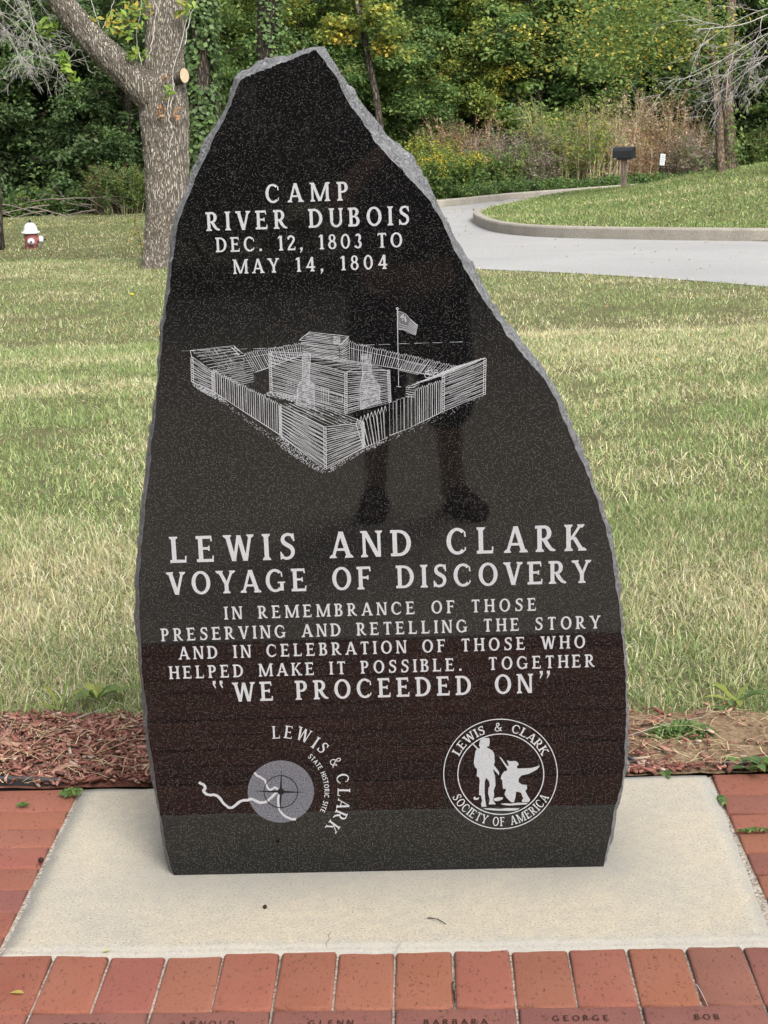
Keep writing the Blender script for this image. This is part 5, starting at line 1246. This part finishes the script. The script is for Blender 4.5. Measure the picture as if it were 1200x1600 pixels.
def scrap():
    mb = MB(); P = [(.455, .500, .004), (.49, .512, .018), (.505, .520, .022), (.512, .515, .045), (.525, .512, .012), (.545, .500, .002), (.55, .506, -.006)]
    w_ = [.006, .012, .016, .002, .014, .012, .01]; V = []
    for p, a in zip(P, w_): V += [(p[0], p[1]-.004, p[2]-a), (p[0], p[1]-.004, p[2]+a*.4), (p[0]+.002, p[1]+.006, p[2]+a*.4), (p[0]+.002, p[1]+.006, p[2]-a)]
    n = len(P); mb.add(V, [(i*4+k, i*4+(k+1) % 4, i*4+4+(k+1) % 4, i*4+4+k) for i in range(n-1) for k in range(4)]+[(0, 1, 2, 3), (n*4-1, n*4-2, n*4-3, n*4-4)])
    tag(mb.build('plastic_edging', M['plastic']), 'torn black plastic edging scrap sticking up beside the right edge of the stone', 'garden edging', 'black edging strips behind the bricks')
scrap()
def leafblade(mb_v, mb_f, mb_c, base, yaw, L, Wd, rise, c, r, lobes=0, n=7):
    d = np.array((math.cos(yaw), math.sin(yaw), 0)); s_ = np.array((-d[1], d[0], 0)); k0 = len(mb_v)
    for i in range(n):
        t = i/(n-1); w_ = Wd*math.sin(math.pi*min(1, .06+.94*t)**1.2)**.8*(1 if not lobes else (.55+.45*(i % 2))); z = rise*L*math.sin(t*2.2)*.8
        p = np.array(base)+d*L*t+np.array((0, 0, z)); mb_v += [p-s_*w_/2+np.array((0, 0, w_*.12)), p, p+s_*w_/2+np.array((0, 0, w_*.12))]; mb_c += [c]*3
    for i in range(n-1):
        a = k0+i*3; mb_f += [(a, a+1, a+4, a+3), (a+1, a+2, a+5, a+4)]
def rosette(name, p, nleaf, L, Wd, rise, label, cat, seed, lobes=0, pl=GREEN, group=None):
    r = np.random.default_rng(seed); V = []; Fs = []; Cc = []
    for i in range(nleaf):
        c = np.array(pl[r.integers(0, len(pl))])*r.uniform(.8, 1.2); leafblade(V, Fs, Cc, (r.normal(0, .004), r.normal(0, .004), 0), i*2.4+r.normal(0, .3), L*r.uniform(.6, 1.15), Wd*r.uniform(.7, 1.2), rise*r.uniform(.4, 1.4), c, r, lobes)
    o = link(name, np_mesh(name, np.array(V), np.array(Fs), np.array(Cc)), M['leaf'], None, True); o.location = p; tag(o, label, cat, group); return o
def mat_weed(name, p, n, R, h, label, cat, seed, pl=GREEN, lsz=.014, sq=(1, .5)):
    r = np.random.default_rng(seed); a = r.uniform(0, 6.28, n); q = R*np.sqrt(r.random(n)); P = np.c_[q*np.cos(a)*sq[0], q*np.sin(a)*sq[1], h*r.random(n)*(1-(q/R)**2)+.002]
    o = link(name, leaf_mesh(name, P, r.normal(0, .5, (n, 3))+np.array([0, -.2, .8]), lsz*r.uniform(.6, 1.4, n), .55, pal(pl, n)*1.25), M['leaf']); o.location = p; return tag(o, label, cat)
g = lambda px, py: flat_pt(px, py, -.006)
mat_weed('chickweed', g(1066, 1148), 700, .085, .035, 'low green weed mat growing in bare soil right of the stone', 'weed', 1)
mat_weed('moss_tuft', g(112, 1242)+np.array((0, 0, .004)), 80, .024, .007, 'green weed tuft at the back left corner of the concrete pad', 'weed', 2, GREEN+LIME[:1], .012, (1, .8))
mat_weed('moss_tuft', g(36, 1260)+np.array((0, 0, .002)), 60, .014, .006, 'tiny green tuft between two bricks at the left edge', 'weed', 3, GREEN, .009, (1, .4))
mat_weed('moss_tuft', g(1185, 1299)+np.array((0, 0, .001)), 130, .04, .006, 'line of moss in the brick joint at the right edge', 'weed', 4, GREEN, .008, (1, .14))
mat_weed('moss_tuft', g(1128, 1252)+np.array((0, 0, .001)), 70, .014, .008, 'green tuft between the concrete pad and the right bricks', 'weed', 5, GREEN, .009, (.6, 1.6))
mat_weed('chickweed', g(8, 1168), 220, .05, .02, 'patch of fine green weed in the mulch at the left edge', 'weed', 6, LIME+DRY, .014)
rosette('plantain', g(1172, 1205)+np.array((0, 0, .004)), 5, .06, .030, .5, 'broad leaved green weed at the end of the right edging strip', 'weed', 11)
rosette('plantain', g(1192, 1203)+np.array((0, 0, .004)), 5, .05, .030, .5, 'broad leaved green weed cut by the right picture edge', 'weed', 12)
rosette('dandelion', g(150, 1092), 9, .10, .026, .45, 'jagged dandelion rosette at the grass edge left of the stone', 'weed', 13, 1, GREEN+LIME)
rosette('dandelion', g(1150, 1098), 8, .095, .024, .45, 'jagged dandelion rosette at the grass edge right of the stone', 'weed', 14, 1, GREEN+LIME)
rosette('dandelion', g(95, 1112), 9, .085, .009, .8, 'tuft of coarse green grass hanging over the left mulch', 'weed', 15, 0, LIME)
rosette('clover', g(985, 1232)*0+g(1040, 1214), 4, .03, .012, .4, 'pale green seedling behind the right part of the pad', 'weed', 16)
rosette('clover', g(1128, 1112), 6, .035, .016, .5, 'small round leaved weed just below the right dandelion', 'weed', 17)
# leaf and debris
def single_leaf(p, yaw, L, Wd, c, label, rise=.15):
    V = []; Fs = []; Cc = []; leafblade(V, Fs, Cc, (0, 0, .002), yaw, L, Wd, rise, np.array(c), None)
    o = link('fallen_leaf', np_mesh('fallen_leaf', np.array(V), np.array(Fs), np.array(Cc)), M['leaf'], None, True); o.location = p; tag(o, label, 'leaf', 'fallen leaves on the paving')
single_leaf(flat_pt(16, 1553, BT+.002), -.25, .026, .011, (.55, .48, .12), 'yellow green leaf lying on a brick in the bottom left corner')
single_leaf(flat_pt(160, 1489, BT+.004), .2, .016, .012, (.50, .42, .05), 'small yellow leaf at the front edge of the concrete pad')
def stick(a, b, rad, label, bend=.004, cat='twig', nm='twig'):
    a = np.array(a); b = np.array(b); mb = MB(); m = (a+b)/2+np.array((0, bend, .002)); mb.tube(spline([a, m, b], 9), np.linspace(rad, rad*.6, 9), 5); tag(mb.build(nm, M['bark2'] if nm == 'twig' else M['twig']), label, cat)
stick(flat_pt(668, 1434, .003), flat_pt(697, 1444, .003), .0012, 'small dark twig lying on the concrete pad')
stick(flat_pt(708, 1535, BT+.002), flat_pt(711, 1572, BT+.002), .0022, 'dry stick caught in a brick joint below the pad')
stick(flat_pt(616, 1492, .000), flat_pt(640, 1457, .004), .0007, 'pale dry grass straw on the front edge of the pad', .006, 'straw', 'straw')
stick(flat_pt(1088, 1538, BT+.002), flat_pt(1106, 1572, BT+.002), .0009, 'pale straw in the brick joint above the name at bottom right', .004, 'straw', 'straw')
stick(flat_pt(70, 1150, .006), flat_pt(168, 1105, .02), .0012, 'long dry straw lying across the left mulch', .02, 'straw', 'straw')
stick(flat_pt(950, 1160, .006), flat_pt(1100, 1120, .02), .0010, 'long dry straw across the bare soil right of the stone', .01, 'straw', 'straw')
def acorn(px, py, r_, label):
    p = flat_pt(px, py, r_*.7); mb = MB(); mb.lathe([(.001, -r_), (r_*.6, -r_*.75), (r_, -.1*r_), (r_*.9, r_*.5), (r_*.4, r_*.9), (.001, r_)], 12); o = mb.build('seed', M['cut'], None, True); o.location = p; tag(o, label, 'seed')
acorn(414, 1417, .0042, 'small dark seed on the concrete pad left of the hairline crack'); acorn(64, 1344, .006, 'dark seed in the gap between the pad and the left bricks')
# litter of tiny leaves on lawn and road, and dry clippings
def litter():
    n = 2600; X, Y = scatter(n, 3, 36, .8); P2 = np.c_[X, Y]; onr = pip(P2, outer_s) & ~pip(P2, isl); isl_ = pip(P2, isl)
    Z = np.where(isl_, island_h(X, Y)+.01, terrain(X, Y)+np.where(onr, .016, .038)); keep = (~onr) | (rng.random(n) < .5); X, Y, Z = X[keep], Y[keep], Z[keep]; n = len(X)
    c = pal([(.42, .30, .10), (.50, .42, .12), (.36, .20, .10), (.55, .45, .28)], n)
    o = link('leaf_litter', leaf_mesh('leaf_litter', np.c_[X, Y, Z], rng.normal(0, .25, (n, 3))+np.array([0, 0, 1]), rng.uniform(.015, .05, n)*(.6+Y/28), .55, c), M['leaf']); tag(o, 'scattered small yellow and tan fallen leaves on lawn and road', 'leaf litter', kind='stuff')
    m = 1500; th = rng.uniform(0, 1, m); i = (th*(len(isl)*.62)).astype(int)+2; i = np.minimum(i, len(isl)-6); q = isl[i]+(isl[i+1]-isl[i])*rng.random(m)[:, None]; T = isl[i+1]-isl[i]; T /= np.linalg.norm(T, axis=1)[:, None]+1e-9
    q = q+np.c_[T[:, 1], -T[:, 0]]*(-np.abs(rng.normal(0, .16, m)))[:, None]*-1
    ok = ~pip(q, isl); q = q[ok]; m = len(q)
    o = link('leaf_litter', leaf_mesh('leaf_litter', np.c_[q, terrain(q[:, 0], q[:, 1])+.036], rng.normal(0, .3, (m, 3))+np.array([0, 0, 1]), rng.uniform(.02, .06, m), .5, pal([(.32, .20, .09), (.40, .29, .14), (.22, .13, .06)], m)), M['leaf']); tag(o, 'brown leaf litter gathered along the kerb of the island', 'leaf litter', kind='stuff')
    n = 5200; X = rng.uniform(-1.5, 1.5, n); t = rng.random(n); Y = .46+(bed_edge(X)-.46)*t; L = rng.uniform(.02, .09, n); yaw = rng.uniform(0, 6.28, n); z = .004+.016*fbm(X*12, Y*12, 31)+rng.random(n)*.006
    P = np.c_[X, Y, z]; d = np.c_[np.cos(yaw), np.sin(yaw), rng.normal(0, .12, n)]*L[:, None]/2; s_ = np.c_[-np.sin(yaw), np.cos(yaw), 0*yaw]*.0009
    sel = rng.random(n) < .15; P, d, s_ = P[sel], d[sel], s_[sel]; m = len(P); bend = np.c_[s_[:, :2]*rng.normal(0, 9, (m, 1)), 0*P[:, :1]+.003]
    V = np.stack([P-d-s_, P-d+s_, P+bend+s_, P+bend-s_, P+d+s_*.5, P+d-s_*.5], 1).reshape(-1, 3); o_ = np.arange(m)[:, None]*6; q = np.concatenate([o_+[0, 1, 2, 3], o_+[3, 2, 4, 5]])
    tag(link('dry_straw', np_mesh('dry_straw', V, q, np.repeat(pal([(.52, .44, .26), (.44, .36, .20)], m), 6, 0)), M['chip']), 'thin dry grass clippings strewn over the mulch bed', 'straw', kind='stuff')
litter()
def dandelion_flower(px, py, lb):
    p = ground(px, py); mb = MB(); mb.tube([(0, 0, 0), (.004, 0, .03), (.002, 0, .06)], .002, 5); o = mb.build('yellow_flower', M['grass'] if 0 else plain('flower_stalk', (.12, .18, .04))); o.location = p; tag(o, lb, 'flower')
    mb = MB(); mb.lathe([(.001, .055), (.016, .06), (.022, .068), (.012, .074), (.001, .075)], 14); mb.build('bloom', plain('yellow_petal', (.62, .47, .02), .7, .2), o)
dandelion_flower(207, 470, 'single yellow dandelion flower in the lawn below the forked tree')

# ------------------------------------------------------------------ the photographer, mirrored in the granite
def skin_mesh(name, joints, edges, lv=2):
    """joints: {name:(xyz, rx, ry)}; first joint is the root"""
    ks = list(joints); me = bpy.data.meshes.new(name); me.from_pydata([joints[k][0] for k in ks], [(ks.index(a), ks.index(b)) for a, b in edges], []); o = bpy.data.objects.new(name, me); COL.objects.link(o)
    md = o.modifiers.new('skin', 'SKIN'); md.use_smooth_shade = True
    for i, k in enumerate(ks): sv = me.skin_vertices[0].data[i]; sv.radius = joints[k][1:3]; sv.use_root = i == 0
    o.modifiers.new('sub', 'SUBSURF').levels = lv; o.modifiers['sub'].render_levels = lv
    dg = bpy.context.evaluated_depsgraph_get(); out = bpy.data.meshes.new_from_object(o.evaluated_get(dg)); bpy.data.objects.remove(o); out.name = name; return out
def person():
    e = empty('person', (.04, -3.06, BT), 0, 'person in a dark t-shirt and long dark shorts photographing the stone, mirrored in its polish', 'person')
    J = {'pel': ((0, -.06, .92), .15, .12), 'wst': ((0, -.06, 1.08), .15, .115), 'chs': ((0, -.05, 1.27), .165, .12), 'shc': ((0, -.06, 1.41), .12, .085), 'nck': ((-.005, -.05, 1.49), .056, .058), 'hd0': ((-.005, -.035, 1.56), .066, .078), 'hd1': ((-.008, -.035, 1.64), .074, .092), 'hd2': ((-.008, -.045, 1.71), .058, .07)}
    E_ = [('pel', 'wst'), ('wst', 'chs'), ('chs', 'shc'), ('shc', 'nck'), ('nck', 'hd0'), ('hd0', 'hd1'), ('hd1', 'hd2')]
    for s_, kx, ky, fx, fy, tx, ty in ((-1, -.125, -.02, -.14, -.03, -.155, .13), (1, .135, -.01, .15, .00, .225, .14)):
        q = 'l' if s_ < 0 else 'r'
        J.update({q+'hip': ((s_*.095, -.06, .88), .098, .10), q+'kn': ((kx, ky, .49), .060, .064), q+'cf': ((kx*1.05, ky-.025, .33), .052, .058), q+'an': ((fx, fy-.02, .085), .034, .040), q+'bl': (((fx*.45+tx*.55), fy*.45+ty*.55, .035), .042, .026), q+'to': ((tx, ty, .028), .034, .018), q+'he': ((fx-(tx-fx)*.22, fy-.07, .04), .032, .032)})
        E_ += [('pel', q+'hip'), (q+'hip', q+'kn'), (q+'kn', q+'cf'), (q+'cf', q+'an'), (q+'an', q+'bl'), (q+'bl', q+'to'), (q+'an', q+'he')]
        hx = .053+s_*.066
        J.update({q+'sh': ((s_*.19, -.06, 1.40), .062, .062), q+'el': ((s_*.255, .0, 1.13), .044, .044), q+'fa': ((s_*.19+.01, .09, 1.25), .040, .040), q+'wr': ((hx+s_*.035, .155, 1.365), .027, .025), q+'pa': ((hx+s_*.018, .168, 1.405), .034, .018)})
        E_ += [('shc', q+'sh'), (q+'sh', q+'el'), (q+'el', q+'fa'), (q+'fa', q+'wr'), (q+'wr', q+'pa')]
        # fingers wrap round the edge of the phone, thumb on its back
        for k in range(4):
            z = 1.395+.021*k; L = (.9, 1., .95, .8)[k]
            J.update({q+'f%da' % k: ((hx+s_*.020, .172, z), .0095, .009), q+'f%db' % k: ((hx+s_*.022*L, .196, z+.004), .0088, .0088), q+'f%dc' % k: ((hx-s_*.002, .2045, z+.006), .0078, .0078)})
            E_ += [(q+'pa', q+'f%da' % k), (q+'f%da' % k, q+'f%db' % k), (q+'f%db' % k, q+'f%dc' % k)]
        J.update({q+'t1': ((hx+s_*.008, .160, 1.415), .012, .011), q+'t2': ((hx-s_*.012, .168, 1.442), .0095, .009)}); E_ += [(q+'pa', q+'t1'), (q+'t1', q+'t2')]
    body = link('body', skin_mesh('body', J, E_), M['skin'], e, True)
    # face
    mb = MB(); mb.add([(-.02, .055, 1.605), (.008, .055, 1.605), (-.006, .082, 1.60), (-.006, .052, 1.655)], [(0, 1, 2), (1, 3, 2), (3, 0, 2), (0, 3, 1)]); mb.build('nose', M['skin'], body, True)
    for x in (-.036, .022):
        mb = MB(); mb.lathe([(.001, -.008), (.010, -.004), (.012, 0), (.010, .004), (.001, .008)], 12, Matrix.Translation((x, .050, 1.645)) @ Matrix.Rotation(math.pi/2, 4, 'X')); mb.build('eye', M['eye'], body, True)
    mb = MB(); mb.box((-.007, .052, 1.572), (.044, .012, .010)); mb.build('mouth', M['lip'], body, bevel=.003)
    for s_ in (-1, 1):
        mb = MB(); mb.lathe([(.001, -.010), (.020, -.008), (.024, 0), (.016, .007), (.001, .006)], 14, Matrix.Translation((-.008+s_*.078, -.035, 1.63)) @ Matrix.Rotation(math.pi/2, 4, 'Y') @ Matrix.Diagonal((1.35, .8, 1, 1))); mb.build('ear', M['skin'], body, True)
    link('hair', skin_mesh('hair', {'a': ((-.008, -.06, 1.70), .074, .082), 'b': ((-.008, -.085, 1.64), .070, .06), 'c': ((-.008, -.09, 1.58), .056, .045), 'd': ((-.008, -.02, 1.735), .060, .05)}, [('a', 'b'), ('b', 'c'), ('a', 'd')]), M['hair'], body, True)
    G = {'pel': ((0, -.06, .90), .225, .16), 'wst': ((0, -.06, 1.08), .22, .16), 'chs': ((0, -.05, 1.27), .21, .15), 'shc': ((0, -.06, 1.42), .13, .09)}; Eg = [('pel', 'wst'), ('wst', 'chs'), ('chs', 'shc')]
    for s_ in (-1, 1):
        q = str(s_); G.update({q+'s': ((s_*.20, -.06, 1.40), .078, .078), q+'u': ((s_*.245, -.015, 1.22), .072, .072)}); Eg += [('shc', q+'s'), (q+'s', q+'u')]
    link('t_shirt', skin_mesh('t_shirt', G, Eg), M['shirt'], e, True)
    G = {'pel': ((0, -.06, .93), .215, .155)}; Eg = []
    for s_, kx, ky in ((-1, -.125, -.02), (1, .135, -.01)):
        q = str(s_); G.update({q+'h': ((s_*.10, -.06, .82), .145, .14), q+'k': ((kx, ky, .50), .125, .12), q+'m': ((kx*1.03, ky-.01, .30), .118, .112)}); Eg += [('pel', q+'h'), (q+'h', q+'k'), (q+'k', q+'m')]
    link('shorts', skin_mesh('shorts', G, Eg), M['shorts'], e, True)
    for s_, fx, fy, tx, ty in ((-1, -.14, -.03, -.155, .13), (1, .15, 0., .225, .14)):
        d = np.array((tx-fx, ty-fy)); d /= np.linalg.norm(d); n_ = np.array((-d[1], d[0])); c = np.array(((fx+tx)/2, (fy+ty)/2-.015)); mb = MB(); V = []
        for z in (0.0, .018):
            for a in np.linspace(0, 2*math.pi, 25)[:-1]: p = c+d*.15*math.cos(a)+n_*(.050+.008*math.cos(a))*math.sin(a); V.append((p[0], p[1], z))
        mb.add(V, [tuple(range(24))[::-1], tuple(range(24, 48))]+[(i, (i+1) % 24, (i+1) % 24+24, i+24) for i in range(24)])
        sd = mb.build('sandal', M['sandal'], e); mb = MB()
        for t in (-.12, .30, .62):
            b_ = c+d*.14*t; hh = .105 if t < 0 else .088 if t < .5 else .066; P = [(b_[0]+n_[0]*.052*math.cos(a), b_[1]+n_[1]*.052*math.cos(a), .015+(hh-.015)*math.sin(a)) for a in np.linspace(0, math.pi, 13)]
            for w_ in (-.011, 0, .011): mb.tube(np.array(P)+np.array((d[0]*w_, d[1]*w_, 0)), .0075, 6)
        mb.build('strap', M['sandal'], sd, True)
    return e
person()
def phone():
    e = empty('phone', (CAM[0], CAM[1]-.006, CAM[2]-.055), 0, 'black phone held up by the person facing the stone', 'phone')
    mb = MB(); mb.box((0, -.004, .0), (.074, .008, .155)); mb.build('case', M['blackp'], e, bevel=.003)
    mb = MB(); mb.box((0, -.0086, 0), (.068, .0008, .148)); mb.build('screen', M['eye'], e)
phone()
# trees across the lot, seen only in the polish
for i in range(13):
    a = -1.15+i*.19; d = 12.5+(i*7 % 5)*1.1; x, y = d*1.25*math.sin(a), -2.4-d*math.cos(a)*1.0
    put_tree((T_dark, T_dark2)[i % 2], (x, y, -.075), i*1.9, 'dark tree across the walk behind the photographer, seen only mirrored in the stone', 'tree', 'dark trees behind the photographer', 'woodland_tree', 1.0+.06*(i % 4))
